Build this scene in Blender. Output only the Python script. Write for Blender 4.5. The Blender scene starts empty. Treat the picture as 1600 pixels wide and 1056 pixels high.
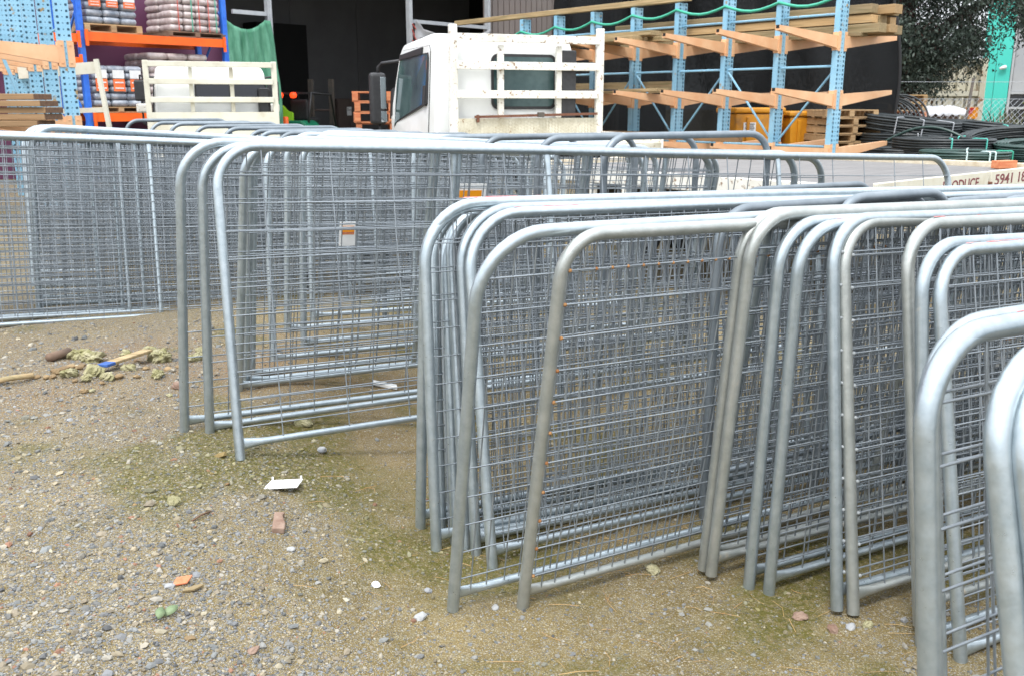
import bpy, math, random
import numpy as np
from mathutils import Vector, Matrix

R = math.radians
random.seed(11)
rng = np.random.default_rng(11)
S = bpy.context.scene
COL = S.collection

# ------------------------------------------------------------------ camera
FPX = 1450.0                      # focal length in pixels of a 1600 px wide picture
PITCH = math.atan((528 - 165) / FPX)
EYE = 1.35
cam_d = bpy.data.cameras.new('camera')
cam_d.sensor_width = 36
cam_d.lens = FPX / 1600 * 36
cam_d.clip_start = 0.05
cam_d.clip_end = 900
cam_d.dof.use_dof = True
cam_d.dof.focus_distance = 2.9
cam_d.dof.aperture_fstop = 10
cam = bpy.data.objects.new('camera', cam_d)
COL.objects.link(cam)
cam.location = (0, 0, EYE)
cam.rotation_euler = (math.pi / 2 - PITCH, 0, 0)
S.camera = cam

# ------------------------------------------------------------------ light: bright overcast
SUN_EL, SUN_AZ = R(58), R(200)    # azimuth measured clockwise from +Y
w = bpy.data.worlds.new('World')
S.world = w
w.use_nodes = True
nt = w.node_tree
nt.nodes.clear()
sky = nt.nodes.new('ShaderNodeTexSky')
sky.sky_type = 'NISHITA'
sky.sun_disc = False
sky.sun_elevation = SUN_EL
sky.sun_rotation = SUN_AZ
sky.air_density = 1.0
sky.dust_density = 4.0
hs = nt.nodes.new('ShaderNodeHueSaturation')
hs.inputs['Saturation'].default_value = 0.5
mixw = nt.nodes.new('ShaderNodeMixRGB')
mixw.inputs['Fac'].default_value = 0.8
# the cloud deck: an overcast sky is about three times brighter overhead than at the horizon
tcw = nt.nodes.new('ShaderNodeTexCoord')
sxw = nt.nodes.new('ShaderNodeSeparateXYZ')
mrw = nt.nodes.new('ShaderNodeMapRange')
mrw.inputs['From Min'].default_value = 0.0
mrw.inputs['From Max'].default_value = 1.0
mrw.inputs['To Min'].default_value = 7.0
mrw.inputs['To Max'].default_value = 19.0
vmw = nt.nodes.new('ShaderNodeVectorMath')
vmw.operation = 'SCALE'
vmw.inputs[0].default_value = (0.95, 1.0, 1.06)
nt.links.new(tcw.outputs['Generated'], sxw.inputs[0])
nt.links.new(sxw.outputs['Z'], mrw.inputs['Value'])
nt.links.new(mrw.outputs[0], vmw.inputs['Scale'])
nt.links.new(vmw.outputs[0], mixw.inputs['Color2'])
bg = nt.nodes.new('ShaderNodeBackground')
bg.inputs['Strength'].default_value = 0.12
wo = nt.nodes.new('ShaderNodeOutputWorld')
nt.links.new(sky.outputs[0], hs.inputs['Color'])
nt.links.new(hs.outputs[0], mixw.inputs['Color1'])
nt.links.new(mixw.outputs[0], bg.inputs['Color'])
nt.links.new(bg.outputs[0], wo.inputs['Surface'])
sl = bpy.data.lights.new('sun', 'SUN')
sl.energy = 1.5
sl.angle = R(12)
sl.color = (1, 0.97, 0.92)
so = bpy.data.objects.new('sun', sl)
COL.objects.link(so)
sd = Vector((math.sin(SUN_AZ) * math.cos(SUN_EL), math.cos(SUN_AZ) * math.cos(SUN_EL), math.sin(SUN_EL)))
so.rotation_euler = sd.to_track_quat('Z', 'Y').to_euler()
so.location = sd * 30
S.view_settings.view_transform = 'Standard'
S.view_settings.look = 'None'
S.view_settings.exposure = 0.78
S.view_settings.gamma = 1
S.view_settings.use_curve_mapping = False

# ------------------------------------------------------------------ helpers
CT, ST = math.cos(PITCH), math.sin(PITCH)


def P(px, py, Y):
    """World point seen at pixel (px, py) of the photograph at forward distance Y."""
    x = (px - 800) / FPX
    u = (528 - py) / FPX
    t = Y / (CT + u * ST)
    return Vector((x * t, Y, EYE + t * (-ST + u * CT)))


def smooth(t):
    t = np.clip(t, 0, 1)
    return t * t * (3 - 2 * t)


def G(x, y=3.0):
    """Height of the yard."""
    x, y = np.asarray(x, float), np.asarray(y, float)
    dip = np.maximum(.16 * smooth((x + 3.2) / 3) * smooth((y - 4.5) / 3) * smooth((11.5 - y) / 2), .15 * smooth((x - .5) / 2.5) * smooth((y - 2.3) / 1.8) * smooth((11.5 - y) / 2))
    return -.05 + .195 * smooth((-.1 - x) / 1.05) - dip - .5 * smooth((y - 15) / 10)


class MB:
    """Collects shapes that become ONE mesh."""

    def __init__(s):
        s.v, s.f, s.n = [], [], 0

    def add(s, vs, fs, M=None):
        if M is not None:
            vs = [M @ Vector(p) for p in vs]
        k = len(s.v)
        s.v.extend([tuple(p) for p in vs])
        s.f.extend([tuple(i + k for i in f) for f in fs])
        return s

    def box(s, c, d, M=None, rot=None):
        x, y, z = d[0] / 2, d[1] / 2, d[2] / 2
        vs = [Vector((a * x, b * y, e * z)) for e in (-1, 1) for b in (-1, 1) for a in (-1, 1)]
        if rot is not None:
            vs = [rot @ p for p in vs]
        vs = [p + Vector(c) for p in vs]
        return s.add(vs, [(0, 2, 3, 1), (4, 5, 7, 6), (0, 1, 5, 4), (1, 3, 7, 5), (3, 2, 6, 7), (2, 0, 4, 6)], M)

    def bar(s, a, b, wy, wz, up=(0, 0, 1)):
        """Box beam from a to b."""
        a, b = Vector(a), Vector(b)
        d = b - a
        x = d.normalized()
        up = Vector(up)
        y = up.cross(x)
        if y.length < 1e-4:
            y = Vector((0, 1, 0)).cross(x)
        y.normalize()
        z = x.cross(y)
        Rm = Matrix((x, y, z)).transposed()
        return s.box((a + b) / 2, (d.length, wy, wz), rot=Rm)

    def tube(s, pts, r, n=8, closed=False, cap=True, flat=None):
        """flat: per point (scale across, scale along 'up')."""
        pts = [Vector(p) for p in pts]
        N = len(pts)
        rs = r if isinstance(r, (list, tuple)) else [r] * N
        k = len(s.v)
        t0 = (pts[1] - pts[0]).normalized()
        ref = Vector((0, 0, 1)) if abs(t0.z) < .9 else Vector((0, 1, 0))
        nrm = (ref - t0 * ref.dot(t0)).normalized()
        for i, p in enumerate(pts):
            if closed:
                t = (pts[(i + 1) % N] - pts[i - 1]).normalized()
            else:
                t = (pts[min(i + 1, N - 1)] - pts[max(i - 1, 0)]).normalized()
            nrm = (nrm - t * nrm.dot(t))
            nrm = nrm.normalized() if nrm.length > 1e-6 else t.orthogonal().normalized()
            b = t.cross(nrm)
            fa, fb = flat[i] if flat else (1, 1)
            for j in range(n):
                a = 2 * math.pi * j / n
                s.v.append(tuple(p + nrm * (math.cos(a) * rs[i] * fb) + b * (math.sin(a) * rs[i] * fa)))
        M_ = N if closed else N - 1
        for i in range(M_):
            for j in range(n):
                a, b2 = k + i * n + j, k + i * n + (j + 1) % n
                c, d = k + ((i + 1) % N) * n + (j + 1) % n, k + ((i + 1) % N) * n + j
                s.f.append((a, b2, c, d))
        if cap and not closed:
            s.f.append(tuple(k + j for j in range(n))[::-1])
            s.f.append(tuple(k + (N - 1) * n + j for j in range(n)))
        return s

    def prism(s, poly, h, M=None, z0=0):
        """poly in local XY extruded in Z."""
        n = len(poly)
        vs = [(p[0], p[1], z0) for p in poly] + [(p[0], p[1], z0 + h) for p in poly]
        fs = [tuple(range(n))[::-1], tuple(range(n, 2 * n))] + [(i, (i + 1) % n, n + (i + 1) % n, n + i) for i in range(n)]
        return s.add(vs, fs, M)

    def lathe(s, prof, n=16, M=None):
        """prof: (r, z) list around Z."""
        m = len(prof)
        vs = [(r * math.cos(2 * math.pi * j / n), r * math.sin(2 * math.pi * j / n), z) for j in range(n) for r, z in prof]
        fs = []
        for j in range(n):
            for i in range(m - 1):
                a, b = j * m + i, ((j + 1) % n) * m + i
                fs.append((a, b, b + 1, a + 1))
        return s.add(vs, fs, M)

    def mesh(s, name, m, smooth_=False, ang=None):
        me = bpy.data.meshes.new(name)
        me.from_pydata(s.v, [], s.f)
        me.materials.append(m)
        if smooth_ or ang:
            me.polygons.foreach_set('use_smooth', [True] * len(me.polygons))
            if ang:
                me.set_sharp_from_angle(angle=R(ang))
        me.update()
        return me

    def build(s, name, m, parent=None, smooth_=False, ang=None, bevel=0, seg=2):
        o = link(name, s.mesh(name, m, smooth_, ang), parent)
        if bevel:
            b = o.modifiers.new('bevel', 'BEVEL')
            b.width = bevel
            b.segments = seg
            b.limit_method = 'ANGLE'
            b.angle_limit = R(25)
        return o


def link(name, data, parent=None):
    o = bpy.data.objects.new(name, data)
    COL.objects.link(o)
    if parent is not None:
        o.parent = parent
    return o


def tag(o, label=None, cat=None, group=None, kind=None):
    for k, v in (('label', label), ('category', cat), ('group', group), ('kind', kind)):
        if v:
            o[k] = v
    return o


def thing(name, label, cat, loc=(0, 0, 0), rz=0, group=None):
    o = link(name, None)
    o.location = loc
    o.rotation_euler = (0, 0, rz)
    o.empty_display_size = .2
    return tag(o, label, cat, group)


KIDS = {}


def copy_tree(o, parent=None):
    c = o.copy()
    COL.objects.link(c)
    c.parent = parent
    for ch in [x for x in o.children]:
        copy_tree(ch, c)
    return c


def box_part(name, c, d, m, parent, bevel=0, rot=None):
    return MB().box(c, d, rot=rot).build(name, m, parent, bevel=bevel)


def text(name, body, size, m, parent, M, width=None):
    """Lettering as real thin mesh letters."""
    c = bpy.data.curves.new(name, 'FONT')
    c.body = body
    c.size = size
    c.align_x = 'LEFT'
    c.extrude = .0008
    c.offset = .0015 * size / .1
    c.resolution_u = 3
    f = bpy.data.objects.new('lettering_curve', c)
    COL.objects.link(f)
    dg = bpy.context.evaluated_depsgraph_get()
    me = bpy.data.meshes.new_from_object(f.evaluated_get(dg))
    bpy.data.objects.remove(f)
    bpy.data.curves.remove(c)
    me.name = name
    me.materials.clear()
    me.materials.append(m)
    if width:
        xs = [v.co.x for v in me.vertices]
        k = width / (max(xs) - min(xs))
        for v in me.vertices:
            v.co.x *= k
    o = link(name, me, parent)
    o.matrix_local = M
    return o


def axes(o, x, y, z):
    """Matrix with origin o and columns x, y, z."""
    M = Matrix((x, y, z)).transposed().to_4x4()
    M.translation = Vector(o)
    return M


# ------------------------------------------------------------------ materials
def mat(name, c1, c2=None, scale=4, rough=.5, metal=0, bump=0, bscale=40, rust=0, rscale=9, rustc=(.16, .06, .02), detail=5,
        spec=.5, rough2=None, stretch=None, dirt=0, dirtc=(.12, .09, .06), rand=0.0, lo=.35, hi=.65):
    m = bpy.data.materials.new(name)
    m.use_nodes = True
    t = m.node_tree
    N, L = t.nodes, t.links
    b = N['Principled BSDF']
    tc = N.new('ShaderNodeTexCoord')
    oi = N.new('ShaderNodeObjectInfo')
    ad = N.new('ShaderNodeVectorMath')
    ad.operation = 'MULTIPLY_ADD'
    cb = N.new('ShaderNodeCombineXYZ')
    for i in range(3):
        L.new(oi.outputs['Random'], cb.inputs[i])
    L.new(cb.outputs[0], ad.inputs[0])
    ad.inputs[1].default_value = (37, 53, 71)
    L.new(tc.outputs['Object'], ad.inputs[2])
    vec = ad.outputs[0]
    if stretch:
        mp = N.new('ShaderNodeVectorMath')
        mp.operation = 'MULTIPLY'
        mp.inputs[1].default_value = stretch
        L.new(vec, mp.inputs[0])
        vec = mp.outputs[0]

    def noise(sc, det=detail):
        n = N.new('ShaderNodeTexNoise')
        n.inputs['Scale'].default_value = sc
        n.inputs['Detail'].default_value = det
        n.inputs['Roughness'].default_value = .6
        L.new(vec, n.inputs['Vector'])
        return n.outputs['Fac']

    def ramp(src, a, b_):
        r = N.new('ShaderNodeMapRange')
        r.inputs['From Min'].default_value = a
        r.inputs['From Max'].default_value = b_
        L.new(src, r.inputs['Value'])
        return r.outputs[0]

    def mix(f, a, b_):
        x = N.new('ShaderNodeMixRGB')
        if isinstance(f, float):
            x.inputs[0].default_value = f
        else:
            L.new(f, x.inputs[0])
        for i, q in ((1, a), (2, b_)):
            if isinstance(q, tuple):
                x.inputs[i].default_value = (*q, 1)
            else:
                L.new(q, x.inputs[i])
        return x.outputs[0]
    col = c1
    if c2:
        col = mix(ramp(noise(scale), lo, hi), c1, c2)
    if rand:
        hv = N.new('ShaderNodeHueSaturation')
        mr = N.new('ShaderNodeMapRange')
        mr.inputs['To Min'].default_value = 1 - rand
        mr.inputs['To Max'].default_value = 1 + rand
        L.new(oi.outputs['Random'], mr.inputs['Value'])
        L.new(mr.outputs[0], hv.inputs['Value'])
        if isinstance(col, tuple):
            hv.inputs['Color'].default_value = (*col, 1)
        else:
            L.new(col, hv.inputs['Color'])
        col = hv.outputs[0]
    if dirt:
        col = mix(ramp(noise(scale * .6 + 1.3, 8), .75 - dirt, .95 - dirt * .5), col, dirtc)
    if rust:
        f = ramp(noise(rscale, 6), .72 - rust, .80 - rust)
        col = mix(f, col, rustc)
        if metal:
            iv = N.new('ShaderNodeMath')
            iv.operation = 'MULTIPLY_ADD'
            iv.inputs[1].default_value = -metal
            iv.inputs[2].default_value = metal
            L.new(f, iv.inputs[0])
            L.new(iv.outputs[0], b.inputs['Metallic'])
    elif metal:
        b.inputs['Metallic'].default_value = metal
    if isinstance(col, tuple):
        b.inputs['Base Color'].default_value = (*col, 1)
    else:
        L.new(col, b.inputs['Base Color'])
    b.inputs['Roughness'].default_value = rough
    b.inputs['Specular IOR Level'].default_value = spec
    if rough2 is not None:
        mr = N.new('ShaderNodeMapRange')
        mr.inputs['From Min'].default_value = .3
        mr.inputs['From Max'].default_value = .7
        mr.inputs['To Min'].default_value = rough
        mr.inputs['To Max'].default_value = rough2
        L.new(noise(scale * 2.3), mr.inputs['Value'])
        L.new(mr.outputs[0], b.inputs['Roughness'])
    if bump:
        bp = N.new('ShaderNodeBump')
        bp.inputs['Strength'].default_value = 1
        bp.inputs['Distance'].default_value = bump
        L.new(noise(bscale, 4), bp.inputs['Height'])
        L.new(bp.outputs[0], b.inputs['Normal'])
    return m


def glass_mat(name, tint=(.02, .05, .05), rough=.03):
    m = bpy.data.materials.new(name)
    m.use_nodes = True
    t = m.node_tree
    N, L = t.nodes, t.links
    N.remove(N['Principled BSDF'])
    gl = N.new('ShaderNodeBsdfGlossy')
    gl.inputs['Roughness'].default_value = rough
    tr = N.new('ShaderNodeBsdfTransparent')
    tr.inputs['Color'].default_value = (*tint, 1)
    fr = N.new('ShaderNodeFresnel')
    fr.inputs['IOR'].default_value = 1.5
    mx = N.new('ShaderNodeMixShader')
    L.new(fr.outputs[0], mx.inputs[0])
    L.new(tr.outputs[0], mx.inputs[1])
    L.new(gl.outputs[0], mx.inputs[2])
    L.new(mx.outputs[0], N['Material Output'].inputs[0])
    return m


def net_mat(name, col, open_=.3):
    """Woven shade cloth: let the open part of the weave through."""
    m = bpy.data.materials.new(name)
    m.use_nodes = True
    t = m.node_tree
    N, L = t.nodes, t.links
    b = N['Principled BSDF']
    b.inputs['Base Color'].default_value = (*col, 1)
    b.inputs['Roughness'].default_value = .8
    b.inputs['Specular IOR Level'].default_value = .2
    tr = N.new('ShaderNodeBsdfTransparent')
    mx = N.new('ShaderNodeMixShader')
    n = N.new('ShaderNodeTexNoise')
    n.inputs['Scale'].default_value = 1.6
    mr = N.new('ShaderNodeMapRange')
    mr.inputs['From Min'].default_value = .3
    mr.inputs['From Max'].default_value = .7
    mr.inputs['To Min'].default_value = open_ * .6
    mr.inputs['To Max'].default_value = open_ * 1.4
    L.new(n.outputs['Fac'], mr.inputs['Value'])
    L.new(mr.outputs[0], mx.inputs[0])
    L.new(b.outputs[0], mx.inputs[1])
    L.new(tr.outputs[0], mx.inputs[2])
    L.new(mx.outputs[0], N['Material Output'].inputs[0])
    return m


M_ = {}
M_['galv'] = mat('galvanised_tube', (.345, .40, .43), (.435, .49, .52), scale=30, rough=.27, rough2=.42, metal=.76, bump=.0002, bscale=160,
                 rust=.03, rscale=9, rustc=(.36, .33, .27), rand=.07)
M_['galv_old'] = mat('weathered_galvanised_tube', (.33, .35, .335), (.42, .435, .415), scale=20, rough=.34, rough2=.5, metal=.68, bump=.0007, bscale=80,
                     rust=.09, rscale=8, rustc=(.34, .28, .20), rand=.05)
M_['hoop'] = mat('dull_galvanised_tube', (.17, .20, .225), (.23, .26, .285), scale=10, rough=.45, rough2=.6, metal=.6, bump=.0005, bscale=90, rand=.12)
M_['wire'] = mat('galvanised_wire', (.20, .225, .25), (.29, .32, .345), scale=6, rough=.36, metal=.5)
M_['rust'] = mat('rusty_weld', (.22, .08, .02), (.36, .2, .08), scale=80, rough=.8)
M_['weld'] = mat('grey_weld', (.22, .24, .25), (.30, .32, .33), scale=60, rough=.75)
M_['redpaint'] = mat('red_marker_paint', (.62, .10, .10), (.75, .35, .34), scale=40, rough=.6)
M_['white'] = mat('white_vehicle_paint', (.78, .79, .78), (.70, .71, .69), scale=2.0, rough=.25, spec=.5)
M_['cream'] = mat('cream_steel_paint', (.62, .60, .51), (.54, .52, .43), scale=3, rough=.5, dirt=.22, dirtc=(.38, .32, .22), rust=.03, rscale=12)
M_['whiterust'] = mat('chipped_white_steel_paint', (.74, .73, .68), (.62, .60, .53), scale=4, rough=.45, rust=.145, rscale=24, rustc=(.24, .15, .09), dirt=.15, dirtc=(.50, .42, .30))
M_['checker'] = mat('stained_tread_plate', (.62, .59, .49), (.42, .38, .28), scale=5, rough=.5, rust=.1, rscale=20, rustc=(.25, .15, .08))
M_['deck'] = mat('grey_tray_deck', (.125, .118, .116), (.175, .165, .16), scale=2.5, rough=.55, stretch=(1, 6, 1), bump=.001)
M_['black'] = mat('black_plastic', (.018, .018, .02), (.03, .03, .032), scale=20, rough=.5)
M_['rubber'] = mat('tyre_rubber', (.02, .02, .02), (.035, .034, .032), scale=14, rough=.85)
M_['darksteel'] = mat('dark_chassis_steel', (.05, .048, .045), (.09, .07, .055), scale=6, rough=.7)
M_['seat'] = mat('cab_interior_grey', (.10, .10, .10), (.16, .16, .16), scale=6, rough=.8)
M_['glass'] = glass_mat('cab_glass', (.30, .40, .38))
M_['mirrorglass'] = mat('mirror_glass', (.55, .58, .6), rough=.03, metal=1)
M_['lblue'] = mat('light_blue_rack_paint', (.20, .42, .58), (.27, .49, .64), scale=3, rough=.45, rust=.10, rscale=10, rustc=(.30, .20, .08), rand=.06)
M_['salmon'] = mat('salmon_rack_paint', (.66, .35, .18), (.72, .45, .26), scale=3, rough=.5, rust=.03, rscale=14, dirt=.1, dirtc=(.5, .3, .2), rand=.04)
M_['blue'] = mat('royal_blue_rack_paint', (.02, .13, .62), (.04, .19, .70), scale=4, rough=.4)
M_['orange'] = mat('orange_beam_paint', (.90, .14, .008), (.82, .11, .006), scale=4, rough=.4)
M_['purple'] = mat('purple_wall_cladding', (.135, .042, .094), (.16, .050, .11), scale=.8, rough=.6)
M_['brownwall'] = mat('taupe_wall_cladding', (.17, .14, .13), (.20, .17, .155), scale=.6, rough=.7)
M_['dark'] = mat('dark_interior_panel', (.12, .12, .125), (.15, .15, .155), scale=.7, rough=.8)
M_['darker'] = mat('black_interior', (.006, .006, .007), (.01, .01, .01), scale=.8, rough=.9)  # near-black; also paints the shade of the recess and hollow arm ends
M_['brownboard'] = mat('brown_cupboard_board', (.075, .05, .045), (.09, .065, .055), scale=2, rough=.7)
M_['steelgrey'] = mat('grey_steel_post', (.38, .40, .43), (.46, .48, .50), scale=5, rough=.5, metal=.2)
M_['greencloth'] = mat('green_shade_cloth', (.045, .19, .11), (.13, .34, .23), scale=5, rough=.8, bump=.006, bscale=14, stretch=(1.5, 1.5, .35), detail=6)  # upright pale and dark streaks paint the light and shade of the folds
M_['greytarp'] = mat('grey_tarpaulin', (.22, .22, .23), (.32, .32, .33), scale=3, rough=.7)
M_['wood'] = mat('weathered_timber', (.24, .165, .08), (.36, .27, .15), scale=3, rough=.75, stretch=(.6, 14, 14), dirt=.3, dirtc=(.13, .12, .05), rand=.32, bump=.0015, bscale=20)
M_['woodnew'] = mat('sawn_pine', (.34, .21, .09), (.45, .30, .15), scale=3, rough=.7, stretch=(.6, 14, 14), rand=.28, bump=.001, dirt=.22, dirtc=(.17, .12, .06), bscale=20)
M_['woodbrown'] = mat('brown_hardwood_board', (.22, .13, .06), (.31, .19, .095), scale=4, rough=.7, stretch=(.6, 16, 16), rand=.18, bump=.001, bscale=20)
M_['woodend'] = mat('dark_sawn_board_end', (.10, .05, .03), (.16, .09, .05), scale=30, rough=.85)
M_['pallet'] = mat('pallet_wood', (.32, .20, .10), (.44, .30, .16), scale=4, rough=.8, stretch=(1, 8, 8), rand=.2, bump=.001)
M_['palletred'] = mat('reddish_pallet_wood', (.42, .12, .05), (.52, .22, .10), scale=4, rough=.8, stretch=(1, 8, 8), rand=.2)
M_['palletdark'] = mat('old_dark_pallet_wood', (.12, .08, .055), (.2, .13, .09), scale=4, rough=.85, rand=.25)
M_['wrap'] = mat('bag_wrap_blue_grey', (.17, .20, .25), (.40, .42, .46), scale=9, rough=.25, rough2=.5, bump=.004, bscale=22, rand=.1)
M_['wrapgrey'] = mat('bag_wrap_warm_grey', (.36, .28, .27), (.58, .52, .51), scale=9, rough=.3, bump=.004, bscale=22, rand=.12)
M_['lab_orange'] = mat('orange_bag_print', (.80, .13, .03), (.85, .2, .06), scale=8, rough=.4)
M_['lab_white'] = mat('white_bag_print', (.66, .66, .66), (.76, .76, .76), scale=8, rough=.4)
M_['strapgreen'] = mat('green_strap', (.04, .36, .24), rough=.5)
M_['strapred'] = mat('red_strap', (.5, .08, .06), rough=.5)
M_['strapwhite'] = mat('white_strap', (.55, .68, .68), rough=.4)
M_['strapaqua'] = mat('aqua_strap', (.10, .50, .42), rough=.4)
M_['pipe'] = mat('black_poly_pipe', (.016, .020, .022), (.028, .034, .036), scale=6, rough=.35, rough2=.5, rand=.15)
M_['pipegreen'] = mat('green_striped_poly_pipe', (.018, .045, .040), (.03, .065, .055), scale=6, rough=.35, rand=.15)
M_['netblack'] = net_mat('black_shade_cloth', (.006, .007, .008), .12)
M_['hem'] = mat('black_cloth_hem', (.006, .006, .007), rough=.8)
M_['yellow'] = mat('yellow_bin_paint', (.62, .27, .012), (.5, .2, .01), scale=3, rough=.45, dirt=.2)
M_['binGreen'] = mat('green_bin_paint', (.03, .10, .02), (.045, .13, .03), scale=3, rough=.5)
M_['paper'] = mat('white_paper_sheet', (.72, .72, .72), (.66, .66, .67), scale=20, rough=.6)
M_['ink'] = mat('dark_print', (.04, .04, .05), rough=.6)
M_['maroon'] = mat('maroon_lettering', (.13, .018, .028), (.17, .03, .04), scale=40, rough=.5)
M_['container'] = mat('cream_container_paint', (.62, .58, .45), (.70, .67, .55), scale=1.5, rough=.55, rust=.13, rscale=3.5, rustc=(.30, .15, .06))
M_['teal'] = mat('turquoise_wall_paint', (.045, .44, .37), (.055, .48, .41), scale=.5, rough=.5)
M_['winglass'] = mat('dark_window_glass', (.012, .015, .025), rough=.06, spec=.8)
M_['alu'] = mat('grey_window_frame', (.42, .43, .45), rough=.4, metal=.3)
M_['red'] = mat('red_reflector', (.6, .02, .02), rough=.3)
M_['amber'] = mat('amber_reflector', (.9, .33, .01), rough=.3)
M_['bark'] = mat('dark_gum_bark', (.045, .035, .03), (.09, .07, .06), scale=5, rough=.9, bump=.01, bscale=12)
M_['flgreen'] = mat('forklift_green_paint', (.012, .16, .085), (.016, .19, .10), scale=4, rough=.35)
M_['hivis'] = mat('lime_cloth', (.25, .55, .01), (.3, .62, .02), scale=6, rough=.8)
M_['whiteplastic'] = mat('white_plastic_sheet', (.76, .77, .80), (.66, .68, .72), scale=5, rough=.4, bump=.01, bscale=7)
M_['card'] = mat('white_card', (.82, .82, .81), (.76, .76, .74), scale=10, rough=.55)
M_['stone'] = mat('pale_mossy_clod', (.36, .33, .21), (.22, .205, .085), scale=24, rough=.95, bump=.008, bscale=120, rand=.12)
M_['stonegrey'] = mat('grey_stone', (.22, .23, .25), (.34, .34, .33), scale=14, rough=.85, bump=.003, bscale=50, rand=.2)
M_['soil'] = mat('brown_soil_clod', (.18, .12, .06), (.27, .19, .10), scale=20, rough=.95, bump=.005, bscale=60, rand=.15)
M_['brick'] = mat('dusty_brick_shard', (.17, .10, .07), (.27, .19, .145), scale=22, rough=.9, bump=.003, rand=.1)
M_['terracotta'] = mat('orange_tile_chip', (.48, .13, .055), (.58, .22, .11), scale=40, rough=.8)
M_['straw'] = mat('dry_straw', (.30, .16, .06), (.46, .31, .13), scale=9, rough=.8)
M_['leafgreen'] = mat('fallen_green_leaf', (.13, .19, .09), (.19, .24, .13), scale=20, rough=.6)
M_['bluepaint'] = mat('blue_painted_end', (.03, .09, .30), rough=.7)


def vcol_mat(name, attr='col', rough=.85, spec=.3, trans=0):
    m = bpy.data.materials.new(name)
    m.use_nodes = True
    t = m.node_tree
    b = t.nodes['Principled BSDF']
    a = t.nodes.new('ShaderNodeAttribute')
    a.attribute_name = attr
    t.links.new(a.outputs['Color'], b.inputs['Base Color'])
    b.inputs['Roughness'].default_value = rough
    b.inputs['Specular IOR Level'].default_value = spec
    return m


def set_cols(me, cols):
    """One natural colour for each vertex (stones, leaves)."""
    at = me.attributes.new('col', 'FLOAT_COLOR', 'POINT')
    c = np.ones((len(cols), 4), np.float32)
    c[:, :3] = cols
    at.data.foreach_set('color', c.ravel())


def np_mesh(name, verts, faces, m, smooth_=False):
    me = bpy.data.meshes.new(name)
    k = faces.shape[1]
    me.vertices.add(len(verts))
    me.vertices.foreach_set('co', verts.astype(np.float32).ravel())
    me.loops.add(faces.size)
    me.loops.foreach_set('vertex_index', faces.astype(np.int32).ravel())
    me.polygons.add(len(faces))
    me.polygons.foreach_set('loop_start', np.arange(0, faces.size, k, dtype=np.int32))
    me.polygons.foreach_set('loop_total', np.full(len(faces), k, np.int32))
    me.polygons.foreach_set('use_smooth', np.full(len(faces), smooth_))
    me.update(calc_edges=True)
    me.materials.append(m)
    return me


# value noise for the ground
_lat = rng.random((256, 256))


def vnoise(x, y):
    xi, yi = np.floor(x).astype(int), np.floor(y).astype(int)
    fx, fy = x - xi, y - yi
    fx, fy = fx * fx * (3 - 2 * fx), fy * fy * (3 - 2 * fy)
    a, b = _lat[xi % 256, yi % 256], _lat[(xi + 1) % 256, yi % 256]
    c, d = _lat[xi % 256, (yi + 1) % 256], _lat[(xi + 1) % 256, (yi + 1) % 256]
    return (a * (1 - fx) + b * fx) * (1 - fy) + (c * (1 - fx) + d * fx) * fy


def fbm(x, y, o=4):
    s, a, t = 0, .5, 0
    for i in range(o):
        s = s + a * vnoise(x * 2 ** i + 17 * i, y * 2 ** i + 31 * i)
        t += a
        a *= .5
    return s / t


def relief(x, y):
    near = np.exp(-(np.maximum(np.hypot(x, y - 3) - 4, 0) / 3) ** 2)
    mound = .06 * np.exp(-(((x + 2.0) / .55) ** 2 + ((y - 4.0) / .3) ** 2))
    return near * (.034 * (fbm(x * 1.3 + 50, y * 1.3 + 50, 3) - .5) + .016 * (fbm(x * 8 + 9, y * 8 + 9, 3) - .5) + .007 * (fbm(x * 22 + 5, y * 22 + 2, 2) - .5)) + mound


def gz(x, y):
    return float(G(x, y) + relief(np.array([x * 1.0]), np.array([y * 1.0]))[0])

# ------------------------------------------------------------------ ground
def gravel_amt(x, y):
    n = (fbm(x * 1.7 + 3, y * 1.7 + 8, 3) - .5) * 1.1
    a = smooth((-x - .36 * (y - 1.0)) / .7 + .45 + n)
    b = smooth((1.85 - y) / .4 + n * 1.2) * .8
    far = smooth((y - 5) / 2) * .35
    return np.clip(np.maximum(np.maximum(a, b), far), 0, 1)


def moss_amt(x, y):
    n = fbm(x * 2.6 + 40, y * 2.6 + 12, 4)
    reg = np.exp(-(((x + .55) / .75) ** 2 + ((y - 2.95) / .42) ** 2)) * .42
    reg2 = .16 * np.exp(-(((x - 1.1) / 1.2) ** 2 + ((y - 2.75) / .5) ** 2)) + .06 * np.exp(-(((x + .2) / .5) ** 2 + ((y - 2.1) / .3) ** 2))
    return np.clip(smooth((n + reg + reg2 - .57) / .24), 0, 1)


def soil_amt(x, y):
    return np.clip(np.exp(-(((x + 1.7) / 1.3) ** 2 + ((y - 4.2) / .75) ** 2)) * 1.25 * fbm(x * 3, y * 3 + 60, 3) * 1.6, 0, 1)


def grid_lines(a, b, step, far):
    mid = np.arange(a, b + 1e-6, step)
    out, s, p = [], step, b
    while p < far:
        s *= 1.22
        p += s
        out.append(p)
    out2, s, p = [], step, a
    while p > -far:
        s *= 1.22
        p -= s
        out2.append(p)
    return np.array(out2[::-1] + list(mid) + out)


gx, gy = grid_lines(-3.2, 2.6, .018, 400), grid_lines(.9, 5.6, .018, 400)
XX, YY = np.meshgrid(gx, gy)
ZZ = G(XX, YY) + relief(XX, YY)
nx, ny = len(gx), len(gy)
idx = np.arange(nx * ny).reshape(ny, nx)
quads = np.stack([idx[:-1, :-1].ravel(), idx[:-1, 1:].ravel(), idx[1:, 1:].ravel(), idx[1:, :-1].ravel()], 1)

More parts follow.
